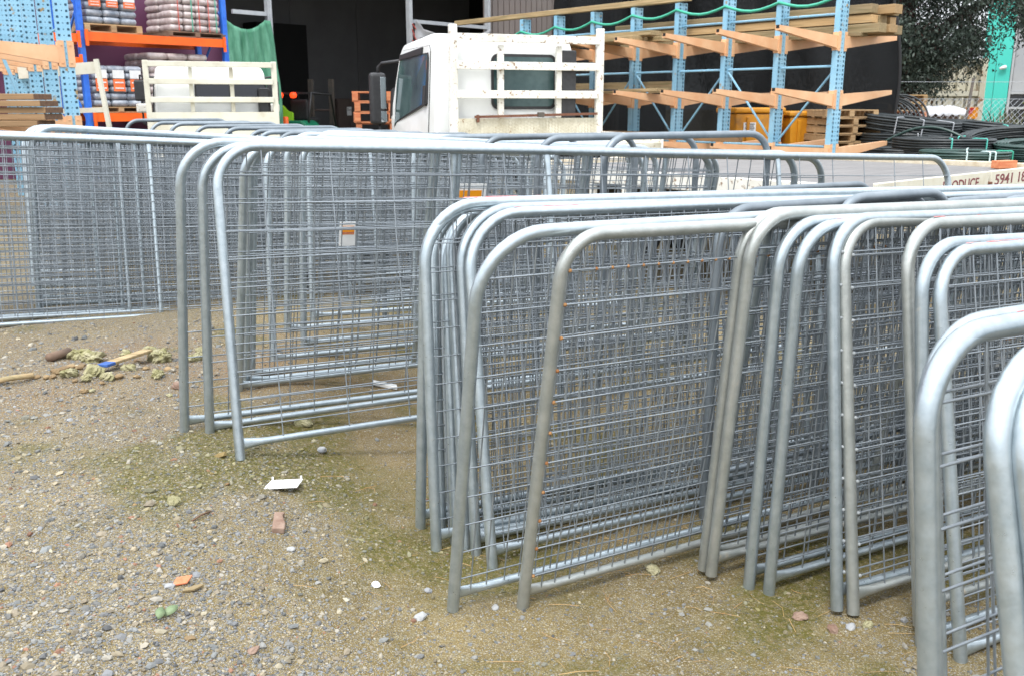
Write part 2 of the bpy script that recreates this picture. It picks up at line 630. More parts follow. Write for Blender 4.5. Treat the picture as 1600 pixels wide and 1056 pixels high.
gm = bpy.data.materials.new('yard_earth')
gm.use_nodes = True
_t = gm.node_tree
_N, _L = _t.nodes, _t.links
_b = _N['Principled BSDF']


def nd(kind, **kw):
    n = _N.new(kind)
    for k, v in kw.items():
        if hasattr(n, k):
            setattr(n, k, v)
        else:
            n.inputs[k].default_value = v
    return n


def lk(a, b):
    _L.new(a, b)


tc = nd('ShaderNodeTexCoord')


def gnoise(sc, det=6, rough=.6):
    n = nd('ShaderNodeTexNoise')
    n.inputs['Scale'].default_value = sc
    n.inputs['Detail'].default_value = det
    n.inputs['Roughness'].default_value = rough
    lk(tc.outputs['Object'], n.inputs['Vector'])
    return n.outputs['Fac']


def gramp(src, a, b, lo=0., hi=1.):
    r = nd('ShaderNodeMapRange')
    for k, v in zip(('From Min', 'From Max', 'To Min', 'To Max'), (a, b, lo, hi)):
        r.inputs[k].default_value = v
    lk(src, r.inputs['Value'])
    return r.outputs[0]


def gmix(f, a, b):
    x = nd('ShaderNodeMixRGB')
    if isinstance(f, (int, float)):
        x.inputs[0].default_value = f
    else:
        lk(f, x.inputs[0])
    for i, q in ((1, a), (2, b)):
        if isinstance(q, tuple):
            x.inputs[i].default_value = (*q, 1)
        else:
            lk(q, x.inputs[i])
    return x.outputs[0]


def gattr(n):
    a = nd('ShaderNodeAttribute', attribute_name=n)
    return a.outputs['Fac']


def gmul(a, b, op='MULTIPLY'):
    m = nd('ShaderNodeMath', operation=op)
    for i, q in enumerate((a, b)):
        if isinstance(q, (int, float)):
            m.inputs[i].default_value = q
        else:
            lk(q, m.inputs[i])
    return m.outputs[0]


mud = gmix(gramp(gnoise(3.0), .35, .65), (.150, .108, .036), (.245, .182, .076))
mud = gmix(gramp(gnoise(40, 5), .45, .75), mud, (.26, .22, .13))
mud = gmix(gramp(gnoise(330, 2), .35, .7, 0., .55), mud, (.05, .038, .02))
mud = gmix(gramp(gnoise(210, 2), .55, .68, 0., .8), mud, (.42, .38, .28))
mud = gmix(gmul(gattr('soil'), .75), mud, (.17, .105, .05))


def pebbles(scale, base, amt, cols):
    v = nd('ShaderNodeTexVoronoi')
    v.inputs['Scale'].default_value = scale
    v.inputs['Randomness'].default_value = 1
    lk(tc.outputs['Object'], v.inputs['Vector'])
    cr = nd('ShaderNodeValToRGB')
    e = cr.color_ramp.elements
    cr.color_ramp.interpolation = 'CONSTANT'
    e[0].position, e[0].color = 0, (*cols[0], 1)
    e[1].position, e[1].color = 1 / len(cols), (*cols[1], 1)
    for i in range(2, len(cols)):
        q = e.new(i / len(cols))
        q.color = (*cols[i], 1)
    sx = nd('ShaderNodeSeparateColor')
    lk(v.outputs['Color'], sx.inputs[0])
    lk(sx.outputs[0], cr.inputs[0])
    inside = gramp(v.outputs['Distance'], .38, .30)
    keep = nd('ShaderNodeMath', operation='LESS_THAN')
    lk(sx.outputs[1], keep.inputs[0])
    lk(amt, keep.inputs[1])
    f = gmul(inside, keep.outputs[0])
    return gmix(f, base, cr.outputs[0]), f, v.outputs['Distance']


GC = [(.22, .22, .225), (.30, .285, .255), (.15, .155, .165), (.38, .35, .29), (.25, .20, .14), (.20, .205, .225), (.33, .29, .21)]
amt = gramp(gattr('gravel'), 0, 1, .28, .95)
col, f0, d0 = pebbles(260, mud, gramp(gattr('gravel'), 0, 1, .35, .9), GC)
col, f1, d1 = pebbles(150, col, amt, GC)
col, f2, d2 = pebbles(75, col, gramp(gattr('gravel'), 0, 1, .10, .75), GC)
moss = gmul(gattr('moss'), gramp(gnoise(60, 5), .3, .6))
col = gmix(gmul(moss, .85), col, (.078, .074, .006))
lk(col, _b.inputs['Base Color'])
_b.inputs['Roughness'].default_value = .9
_b.inputs['Specular IOR Level'].default_value = .25
h = gmul(gmul(f1, .35), gmul(f2, .8), 'ADD')
h = gmul(h, gmul(gnoise(120, 4), .9), 'ADD')
bp = nd('ShaderNodeBump')
bp.inputs['Strength'].default_value = 1
bp.inputs['Distance'].default_value = .010
lk(h, bp.inputs['Height'])
lk(bp.outputs[0], _b.inputs['Normal'])
gme = np_mesh('ground', np.stack([XX.ravel(), YY.ravel(), ZZ.ravel()], 1), quads, gm, True)
for nme, fn in (('gravel', gravel_amt), ('moss', moss_amt), ('soil', soil_amt)):
    at = gme.attributes.new(nme, 'FLOAT', 'POINT')
    at.data.foreach_set('value', fn(XX.ravel(), YY.ravel()).astype(np.float32))
tag(link('ground', gme), kind='structure')

# ------------------------------------------------------------------ loose gravel on the ground
_phi = (1 + 5 ** .5) / 2
ICO_V = np.array([(-1, _phi, 0), (1, _phi, 0), (-1, -_phi, 0), (1, -_phi, 0), (0, -1, _phi), (0, 1, _phi), (0, -1, -_phi), (0, 1, -_phi),
                  (_phi, 0, -1), (_phi, 0, 1), (-_phi, 0, -1), (-_phi, 0, 1)]) / math.hypot(1, _phi)
ICO_F = np.array([(0, 11, 5), (0, 5, 1), (0, 1, 7), (0, 7, 10), (0, 10, 11), (1, 5, 9), (5, 11, 4), (11, 10, 2), (10, 7, 6), (7, 1, 8),
                  (3, 9, 4), (3, 4, 2), (3, 2, 6), (3, 6, 8), (3, 8, 9), (4, 9, 5), (2, 4, 11), (6, 2, 10), (8, 6, 7), (9, 8, 1)])
PAL = np.array([(.25, .27, .29), (.32, .33, .34), (.40, .385, .35), (.48, .45, .39), (.20, .21, .23), (.33, .29, .23), (.42, .37, .28), (.30, .32, .36), (.50, .46, .36), (.36, .20, .14)])
PW = np.array([.16, .15, .13, .05, .12, .13, .13, .07, .04, .02])


def scatter_stones(name, n_try, rmin, rmed, rsig, rmax, px0, px1, py0, py1, base):
    px = rng.uniform(px0, px1, n_try)
    py = rng.uniform(py0, py1, n_try)
    xx = (px - 800) / FPX
    uu = (528 - py) / FPX
    dy, dz = CT + uu * ST, -ST + uu * CT
    x = y = None
    zg = np.full(n_try, 0.0)
    for _ in range(4):
        t = (zg - EYE) / dz
        x, y = xx * t, dy * t
        zg = G(x, y)
    keep = (rng.random(n_try) < base + (1 - base) * gravel_amt(x, y) ** 1.3) & (y < 7)
    x, y = x[keep], y[keep]
    n = len(x)
    r = np.clip(rmed * np.exp(rng.normal(0, rsig, n)), rmin, rmax) * (1 + .12 * np.maximum(y - 2, 0))
    z = G(x, y) + relief(x, y) + r * rng.uniform(-.15, .30, n)
    sc = np.stack([rng.uniform(.8, 1.5, n), rng.uniform(.7, 1.1, n), rng.uniform(.45, .8, n)], 1) * r[:, None]
    a = rng.uniform(0, 2 * math.pi, n)
    tilt = rng.normal(0, .25, n)
    v = ICO_V[None] * (1 + rng.uniform(-.28, .25, (n, 12, 1)))
    v = v * sc[:, None, :]
    vx, vz = v[..., 0] * np.cos(tilt)[:, None] - v[..., 2] * np.sin(tilt)[:, None], v[..., 0] * np.sin(tilt)[:, None] + v[..., 2] * np.cos(tilt)[:, None]
    vy = v[..., 1]
    wx = vx * np.cos(a)[:, None] - vy * np.sin(a)[:, None] + x[:, None]
    wy = vx * np.sin(a)[:, None] + vy * np.cos(a)[:, None] + y[:, None]
    V = np.stack([wx, wy, vz + z[:, None]], -1).reshape(-1, 3)
    Fc = (ICO_F[None] + (np.arange(n) * 12)[:, None, None]).reshape(-1, 3)
    c = PAL[rng.choice(len(PAL), n, p=PW)] * np.array([1.04, 1.0, .92]) * rng.uniform(.5, 1.1, (n, 1)) * .70
    mo = moss_amt(x, y)[:, None] * rng.uniform(0, .7, (n, 1))
    c = c * (1 - mo) + np.array([.2, .18, .05]) * mo
    me = np_mesh(name, V, Fc, STONE, False)
    set_cols(me, np.repeat(c, 12, 0))
    return tag(link(name, me), kind='stuff')


STONE = vcol_mat('gravel_stone', rough=.8)
scatter_stones('gravel', 85000, .0013, .0026, .48, .0095, -150, 1750, 500, 1200, .20)
scatter_stones('gravel_stones', 6500, .004, .0062, .40, .015, -150, 1750, 500, 1200, .05)

# dry straw and twigs
st = MB()
for i in range(120):
    for _ in range(9):
        px, py = random.uniform(420, 1500), random.uniform(780, 1050)
        p = P(px, py, 1)
        t = (EYE + .04) / (EYE - p.z)
        x, y = p.x * t, p.y * t
        if random.random() < .25 + .75 * math.exp(-((px - 1000) / 260) ** 2 - ((py - 900) / 70) ** 2):
            break
    a, l = random.uniform(0, 6.3), random.uniform(.02, .11)
    z = gz(x, y) + .004
    q = [(x, y, z), (x + l * .5 * math.cos(a), y + l * .5 * math.sin(a), z + random.uniform(0, .006)),
         (x + l * math.cos(a + random.uniform(-.5, .5)), y + l * math.sin(a), z)]
    st.tube(q, random.uniform(.0004, .0010), 4)
tag(st.build('straw_litter', M_['straw']), kind='stuff')

# ------------------------------------------------------------------ yard directions
AZ = R(42)
U = Vector((math.sin(AZ), math.cos(AZ), 0))         # along the warehouse front, away to one side
V = Vector((-math.cos(AZ), math.sin(AZ), 0))        # into the warehouse
UP = Vector((0, 0, 1))
W0 = Vector((-8.06, 16.87, 0))                      # front of the warehouse below the end of the purple wall


def wp(u, v, z):
    return W0 + U * u + V * v + UP * z


def wbox(mb, u0, u1, v0, v1, z0, z1):
    c = wp((u0 + u1) / 2, (v0 + v1) / 2, (z0 + z1) / 2)
    return mb.box(c, (u1 - u0, v1 - v0, z1 - z0), rot=Matrix((U, V, UP)).transposed())


bld = thing('warehouse', 'dark warehouse behind the trucks with purple and taupe cladding and a wide open front', 'building')
ZB = -.75
for i, (a, b) in enumerate(((-9, -6.0), (-6.0, -3.0), (-3.0, -.2), (-.2, 3.55))):
    m = MB()
    wbox(m, a + .006, b - .006, 0, .15, ZB, 6.5)
    m.build('purple_panel', M_['purple'], bld, bevel=.012)
m = MB()
u = 11.05
while u < 16.8:
    wbox(m, u, u + .18, -.03, .1, ZB, 6.5)
    wbox(m, u + .18, u + .22, 0, .1, ZB, 6.5)
    u += .22
m.build('corrugated_cladding', M_['brownwall'], bld)
for i, (a, b) in enumerate(((3.0, 11.4), (11.4, 14.1), (14.1, 20))):
    m = MB()
    wbox(m, a + .01, b - .01, 9, 9.2, ZB, 6.4)
    m.build('back_panel', M_['dark'], bld, bevel=.01)
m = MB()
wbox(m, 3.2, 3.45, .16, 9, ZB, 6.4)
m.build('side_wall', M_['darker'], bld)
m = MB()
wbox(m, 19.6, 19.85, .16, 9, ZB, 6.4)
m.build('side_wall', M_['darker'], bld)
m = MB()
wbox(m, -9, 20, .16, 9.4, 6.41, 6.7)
m.build('unseen_roof', M_['darker'], bld)  # out of view, added to keep sky light out of the interior
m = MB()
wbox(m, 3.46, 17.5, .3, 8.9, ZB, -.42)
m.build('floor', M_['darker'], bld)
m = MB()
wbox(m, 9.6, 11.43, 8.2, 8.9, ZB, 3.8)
m.build('recess_shade_block', M_['darker'], bld)  # solid black block, painted to stand for the shade of a recess
for u in (4.44, 8.31, 10.98):
    m = MB()
    wbox(m, u - .05, u + .05, -.18, -.06, ZB, 6.5)
    wbox(m, u - .012, u + .012, -.21, -.181, ZB, 6.5)
    m.build('post', M_['steelgrey'], bld)
for (a, b, z) in ((3.6, 4.38, 3.16), (8.37, 10.92, 3.27)):
    m = MB()
    wbox(m, a, b, -.15, -.09, z - .04, z + .04)
    m.build('girt', M_['steelgrey'], bld)

# cupboard door and notice at the back
c = P(540, 182, 30)
bd = thing('cupboard', 'tall brown cupboard with a small pale notice at the back of the dark warehouse', 'cupboard', (c.x, c.y, -.45), math.pi / 2 - AZ)
box_part('carcass', (0, 0, 1.0), (.95, .4, 2.0), M_['brownboard'], bd)
box_part('door', (-.235, -.215, 1.0), (.46, .025, 1.94), M_['brownboard'], bd, .004)
box_part('door', (.235, -.215, 1.0), (.46, .025, 1.94), M_['brownboard'], bd, .004)
nt_ = box_part('notice', (-.03, -.232, 1.62), (.18, .004, .26), M_['paper'], bd)
text('notice_print', 'NO\nSMOKING', .04, M_['ink'], nt_, axes((-.11, -.235, 1.68), Vector((1, 0, 0)), Vector((0, 0, 1)), Vector((0, -1, 0))))

# ------------------------------------------------------------------ pallet rack, blue uprights and orange beams
RK = thing('pallet_rack', 'blue and orange steel pallet rack standing against the purple wall', 'rack', tuple(wp(1.3, -1.3, 0)))
RB = Vector(RK.location)


def rk(u, v, z):
    return wp(u, v, z) - RB


def rbar(name, a, b, wy, wz, m, parent=RK):
    return MB().bar(a, b, wy, wz).build(name, m, parent)


for u in (-2.8, 0.0, 2.66):
    for v in (-1.3, -.35):
        mb = MB()
        mb.bar(rk(u, v, ZB), rk(u, v, 4.6), .09, .09, up=tuple(V))
        for k in range(40):        # teardrop slot strip, proud pressed dimples
            z = -.2 + k * .12
            c = rk(u, v - .048, z)
            mb.box(c, (.03, .006, .05), rot=Matrix((U, V, UP)).transposed())
        mb.build('upright', M_['blue'], RK)
    for k, (z0, z1) in enumerate(((.2, 1.1), (1.1, 2.0), (2.0, 2.9), (2.9, 3.8))):
        a, b = (-1.25, -.4) if k % 2 else (-.4, -1.25)
        rbar('brace', rk(u, a, z0), rk(u, b, z1), .03, .03, M_['blue'])
for v in (-1.36, -.3):
    for z in (2.45, 1.15):
        rbar('beam', rk(.05, v, z), rk(2.61, v, z), .05, .14, M_['orange'])
    for z in (2.42, 2.05):
        rbar('beam', rk(-2.75, v, z), rk(-.06, v, z), .05, .13, M_['orange'])
for (u, z) in ((.06, 2.45), (2.60, 2.45), (.06, 1.15), (2.6, 1.15), (-.07, 2.42), (-.07, 2.05)):
    mb = MB()
    mb.box(rk(u, -1.395, z - .02), (.05, .02, .26), rot=Matrix((U, V, UP)).transposed())
    mb.build('beam_bracket', M_['orange'], RK)


def pallet(name, label, loc, rz, mt, w=1.17, d=1.0, hgt=.14, cat='pallet', group=None):
    t = thing(name, label, cat, loc, rz, group)
    nb = 6
    sl = MB().box((0, 0, 0), (w, d / nb * .78, .02)).mesh('slat', mt)
    for i in range(nb):
        o = link('slat', sl, t)
        o.location = (0, -d / 2 + d / nb * (i + .5), hgt - .01)
        o.rotation_euler = (0, 0, random.uniform(-.01, .01))
    st_ = MB().box((0, 0, 0), (.09, d, hgt - .04)).mesh('bearer', mt)
    for x in (-w / 2 + .05, 0, w / 2 - .05):
        link('bearer', st_, t).location = (x, 0, hgt / 2)
    bb = MB().box((0, 0, 0), (w, .1, .018)).mesh('bottom_slat', mt)
    for y in (-d / 2 + .06, 0, d / 2 - .06):
        link('bottom_slat', bb, t).location = (0, y, .01)
    return t


def bag_mesh(name, l, d, h, m):
    n = 10
    vs, fs = [], []
    for j in range(7):
        ph = -math.pi / 2 + math.pi * j / 6
        for i in range(n * 2):
            th = math.pi * i / n
            e = .38

            def sp(c, p):
                return math.copysign(abs(c) ** p, c)
            vs.append((l / 2 * sp(math.cos(ph), e) * sp(math.cos(th), .3), d / 2 * sp(math.cos(ph), e) * sp(math.sin(th), .3), h / 2 * sp(math.sin(ph), .7)))
    for j in range(6):
        for i in range(2 * n):
            a, b = j * 2 * n + i, j * 2 * n + (i + 1) % (2 * n)
            fs.append((a, b, b + 2 * n, a + 2 * n))
    mb = MB().add(vs, fs)
    return mb.mesh(name, m, True)


def bag_stack(name, label, loc, rz, cols, rows, layers, bl, bd_, bh, mt, prints=None, straps=None, group=None):
    t = thing(name, label, 'bag stack', loc, rz, group)
    variants = [bag_mesh('bag', bl * 1.03 * s_, bd_ * 1.03, bh * 1.12, mt) for s_ in (1, .98, 1.02)]
    for k in range(layers):
        for i in range(cols):
            for j in range(rows):
                o = link('bag', random.choice(variants), t)
                o.location = ((i - (cols - 1) / 2) * bl + random.uniform(-.012, .012), (j - (rows - 1) / 2) * bd_ + random.uniform(-.012, .012), bh * (k + .5))
                o.rotation_euler = (0, 0, random.uniform(-.03, .03))
    if prints:
        for k0, k1 in prints:
            for i in range(cols):
                x = (i - (cols - 1) / 2) * bl
                z0, z1 = bh * k0, bh * k1
                y = -rows * bd_ / 2 - .022
                o = box_part('label_print', (x, y, z0 + (z1 - z0) * .30), (bl * .66, .012, (z1 - z0) * .56), M_['lab_orange'], t)
                o2 = box_part('label_print', (x, y, z0 + (z1 - z0) * .80), (bl * .66, .012, (z1 - z0) * .38), M_['lab_white'], t)
                for q in range(2):
                    box_part('print_line', (x, y - .008, z0 + (z1 - z0) * (.16 + .26 * q)), (bl * .5, .004, (z1 - z0) * .06), M_['lab_white'], o)
    if straps:
        for i, (fx, mk) in enumerate(straps):
            x = fx * cols * bl / 2
            W_ = rows * bd_ / 2 + .028
            Hh = layers * bh + .012
            m = MB().tube([(x, -W_, .0), (x, -W_, Hh * .5), (x + .01, -W_ + .01, Hh), (x, W_, Hh), (x, W_, 0)], .009, 4)
            m.build('strap', M_[mk], t)
    return t


rzU = math.pi / 2 - AZ
q = wp(.56, -.85, 2.525)
pallet('pallet', 'brown wooden pallet on the upper orange beams beneath the bags with orange print', tuple(q), rzU, M_['pallet'], 1.0, 1.0)
bag_stack('bag_stack', 'tall stack of grey bags with orange print on the upper rack shelf', tuple(q + UP * .142), rzU, 3, 2, 7, .295, .48, .115, M_['wrap'], prints=((2.3, 3.8), (3.9, 5.4)))
q = wp(2.10, -.85, 2.525)
pallet('pallet', 'low wooden pallet under the strapped grey bags on the upper rack shelf', tuple(q), rzU, M_['palletdark'], 1.15, 1.0, .1)
bag_stack('bag_stack', 'stack of plain warm grey bags with red and green straps on the upper shelf', tuple(q + UP * .102), rzU, 4, 2, 6, .238, .48, .115, M_['wrapgrey'],
          straps=((-.75, 'strapred'), (-.2, 'strapgreen'), (.1, 'strapred'), (.5, 'strapred'), (.8, 'strapgreen')))
q = wp(.55, -.85, 1.225)
pallet('pallet', 'wooden pallet under the orange print bags on the lower rack shelf', tuple(q), rzU, M_['pallet'], 1.1, 1.0, .1)
bag_stack('bag_stack', 'wrapped stack of bags with orange print on the lower rack shelf behind the cream frame', tuple(q + UP * .102), rzU, 3, 2, 6, .30, .48, .112, M_['wrap'], prints=((2.2, 5.4),))
q = wp(1.75, -.75, 1.225)
pallet('pallet', 'dark pallet under grey wrapped bags behind the cream truck', tuple(q), rzU, M_['palletdark'], 1.2, 1.0, .1)
bag_stack('bag_stack', 'grey wrapped bag stack partly hidden behind the cream truck mirrors', tuple(q + UP * .102), rzU, 3, 2, 8, .38, .48, .115, M_['wrapgrey'])
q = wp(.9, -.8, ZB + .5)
bag_stack('bag_stack', 'dark bag stack under the lowest orange beam', tuple(q), rzU, 3, 2, 10, .42, .5, .115, M_['pipe'])

# ------------------------------------------------------------------ hanging cloths


def cloth(name, label, cat, m, pts_fn, nu, nv, group=None, thick=.004):
    vs = [tuple(pts_fn(i / nu, j / nv)) for j in range(nv + 1) for i in range(nu + 1)]
    fs = [(j * (nu + 1) + i, j * (nu + 1) + i + 1, (j + 1) * (nu + 1) + i + 1, (j + 1) * (nu + 1) + i) for j in range(nv) for i in range(nu)]
    o = MB().add(vs, fs).build(name, m, None, smooth_=True)
    sm = o.modifiers.new('thickness', 'SOLIDIFY')
    sm.thickness = thick
    return tag(o, label, cat, group)


def gcl(a, b):
    edge = 1.02 + .17 * math.sin(min(1, b * 1.9) * math.pi / 2) - .12 * max(0, b - .5)
    u = 3.33 + a * edge
    top = 3.02 - .20 * math.sin(min(1, a / .85) * math.pi) ** .8
    bot = .6
    z = top + (bot - top) * b
    fold = .03 * math.sin(a * 43 + 4 * b) * (1 - .4 * b) + math.sin(a * 13 + 3 * b - 5 * b * a) * .045 + .025 * math.sin(a * 29 - 6 * b) + .03 * math.sin((a - .8) * 9 * (1 + b)) + .02 * math.sin(b * 11 + a * 17)
    return wp(u, -.30 + fold * (.5 + 1.4 * b), z)


cloth('shade_cloth', 'green shade cloth hanging in folds from a grey post beside the blue rack', 'shade cloth', M_['greencloth'], gcl, 60, 30)


def tcl(a, b):
    u = 8.37 + a * 2.5
    top = 3.22 - .30 * math.sin(a * math.pi) ** .8 + (.08 if a < .1 else 0)
    z = top - b * (1.1 + .3 * a)
    v = -.28 + .10 * math.sin(b * 16 - a * 6) * math.sin(a * math.pi) + .05 * math.sin(a * 23 + b * 5)
    return wp(u, v, z)


cloth('tarpaulin', 'grey tarpaulin sagging between two posts above the white truck cab', 'tarpaulin', M_['greytarp'], tcl, 40, 30)
tp = MB()
for k in range(6):
    z0 = 3.2 - k * .12
    tp.bar(wp(8.30 + .02 * math.sin(k * 4), -.23, z0), wp(8.36 + .03 * math.cos(k * 3), -.25, z0 - .12), .05, .012)
tag(tp.build('warning_tape', M_['strapred']), 'ragged red tape tied round the grey post beside the tarpaulin', 'tape')

# ------------------------------------------------------------------ inside the doorway
c = P(471, 200, 23)
zf = -.12
fk = thing('forklift', 'green forklift with red lamps on its black overhead guard inside the doorway', 'forklift', (c.x, c.y, zf), R(-15))
mb = MB()
prof = [(-.55, .25), (.55, .25), (.58, .6), (.52, 1.02), (.40, 1.12), (-.40, 1.12), (-.52, 1.02), (-.58, .6)]
mb.prism(prof, .7, M=Matrix(((1, 0, 0, 0), (0, 0, 1, -.75), (0, 1, 0, 0), (0, 0, 0, 1))))
mb.build('counterweight', M_['flgreen'], fk, bevel=.04)
box_part('grille', (0, -.755, .80), (.62, .03, .22), M_['black'], fk, .01)
box_part('body', (0, .5, .6), (1.0, 1.1, .7), M_['flgreen'], fk, .04)
box_part('seat', (0, .25, 1.12), (.5, .5, .14), M_['black'], fk, .04)
box_part('seat_back', (0, -.02, 1.36), (.48, .12, .5), M_['black'], fk, .05)
for x in (-.45, .45):
    MB().tube([(x, -.5, 1.05), (x, -.3, 1.75), (x, .75, 1.72), (x, 1.0, .9)], .03, 8).build('guard_post', M_['black'], fk, True)
for y in (-.28, 0, .3, .6):
    MB().bar((-.45, y, 1.75), (.45, y, 1.75), .05, .04).build('guard_bar', M_['black'], fk)
lampm = bpy.data.materials.new('lit_red_lamp')
lampm.use_nodes = True
lampm.node_tree.nodes['Principled BSDF'].inputs['Base Color'].default_value = (.7, .03, .01, 1)
lampm.node_tree.nodes['Principled BSDF'].inputs['Emission Color'].default_value = (1, .06, .01, 1)
lampm.node_tree.nodes['Principled BSDF'].inputs['Emission Strength'].default_value = 1.2
for x in (-.33, .02):
    MB().lathe([(0, .07), (.06, .06), (.085, 0), (.06, -.06), (0, -.07)], 12, Matrix.Translation((x, -.36, 1.70))).build('tail_lamp', lampm, fk, True)
for x in (-.28, .28):
    MB().bar((x, 1.15, .1), (x, 1.15, 2.1), .1, .12).build('mast_rail', M_['darksteel'], fk)
for x in (-.5, .5):
    for y in (-.4, .8):
        MB().lathe([(0, -.09), (.2, -.09), (.25, -.06), (.25, .06), (.2, .09), (0, .09)], 18, Matrix.Translation((x, y, .25)) @ Matrix.Rotation(math.pi / 2, 4, 'Y')).build('wheel', M_['rubber'], fk, ang=40)
jk = MB()
vs = []
for j in range(9):
    for i in range(13):
        a, b = i / 12, j / 8
        vs.append((-.62 + a * .5, -.12 - .08 * math.sin(a * 3.1), 1.46 - .30 * b - .16 * (a - .35) ** 2 * 3 + .03 * math.sin(a * 14 + b * 5)))
jk.add(vs, [(j * 13 + i, j * 13 + i + 1, (j + 1) * 13 + i + 1, (j + 1) * 13 + i) for j in range(8) for i in range(12)])
jo = jk.build('jacket', M_['hivis'], None, True)
jo.location, jo.rotation_euler = fk.location, fk.rotation_euler
sm_ = jo.modifiers.new('thickness', 'SOLIDIFY')
sm_.thickness = .06
tag(jo, 'lime high visibility jacket slung over the seat of the green forklift', 'jacket')

c = P(446.5, 190, 20.5)
b_ = thing('bollard', 'short bright orange bollard beside the dark doorway near the green forklift', 'bollard', (c.x, c.y, float(G(0, 20.5)) - .1))
MB().lathe([(0, 1.55), (.045, 1.55), (.062, 1.53), (.062, .1)], 14).build('post', M_['orange'], b_, ang=40)
MB().lathe([(0, .1), (.11, .1), (.11, 0), (0, 0)], 14).build('base', M_['orange'], b_, ang=40)

c = P(497, 200, 26)
tr = thing('hand_trolley', 'brown tubular hand trolley standing behind the green forklift', 'trolley', (c.x, c.y, -.4), R(8))
MB().tube([(-.4, 0, .2), (-.4, 0, 1.55), (-.33, 0, 1.62), (.36, 0, 1.62), (.43, 0, 1.55), (.48, 0, .2)], .028, 8).build('handle_frame', M_['brownboard'], tr, True)
box_part('platform', (0, .35, .2), (.95, .8, .05), M_['brownboard'], tr)
for x in (-.35, .35):
    for y in (.05, .65):
        MB().lathe([(0, -.03), (.085, -.03), (.085, .03), (0, .03)], 12, Matrix.Translation((x, y, .087)) @ Matrix.Rotation(math.pi / 2, 4, 'Y')).build('wheel', M_['rubber'], tr, ang=40)

# pallets piled beside the white truck
NTH = ['first', 'second', 'third', 'fourth', 'fifth', 'sixth', 'seventh', 'eighth', 'ninth', 'tenth', 'eleventh', 'twelfth']
c = P(601, 205, 15.5)
z = float(G(c.x, 15.5)) - .02
for k in range(9):
    dx = .16 if k < 5 else 0
    o = pallet('pallet', NTH[k] + ' pallet from the ground in the reddish pile before the white truck cab', (c.x + .10 + dx + random.uniform(-.02, .02), 15.5 + random.uniform(-.02, .02), z + .16 * k), R(8 + random.uniform(-3, 3)),
               M_['palletred'], 1.15, 1.1, .158, group='pallets piled in front of the white truck')


# ------------------------------------------------------------------ trucks
def extrude_profile(poly, hw):
    """poly: (f, z); hw(z) half width. Closed body, left (-x) and right (+x) faces, f runs along +y."""
    n = len(poly)
    vs = [(-hw(z), f, z) for f, z in poly] + [(hw(z), f, z) for f, z in poly]
    fs = [tuple(range(n)), tuple(range(2 * n - 1, n - 1, -1))] + [(i, n + i, n + (i + 1) % n, (i + 1) % n) for i in range(n)]
    return vs, fs


def wheel(parent, x, y, r, wd):
    w_ = thing('wheel', None, None)
    w_.parent = parent
    w_.location = (x, y, r)
    Mr = Matrix.Rotation(math.pi / 2, 4, 'Y')
    MB().lathe([(r * .6, -wd / 2), (r * .93, -wd / 2), (r, -wd * .36), (r, wd * .36), (r * .93, wd / 2), (r * .6, wd / 2)], 28, Mr).build('tyre', M_['rubber'], w_, ang=40)
    MB().lathe([(0, -wd * .2), (r * .3, -wd * .25), (r * .6, -wd * .42), (r * .6, wd * .42), (r * .3, wd * .25), (0, wd * .2)], 24, Mr).build('rim', M_['steelgrey'], w_, ang=40)
    return w_


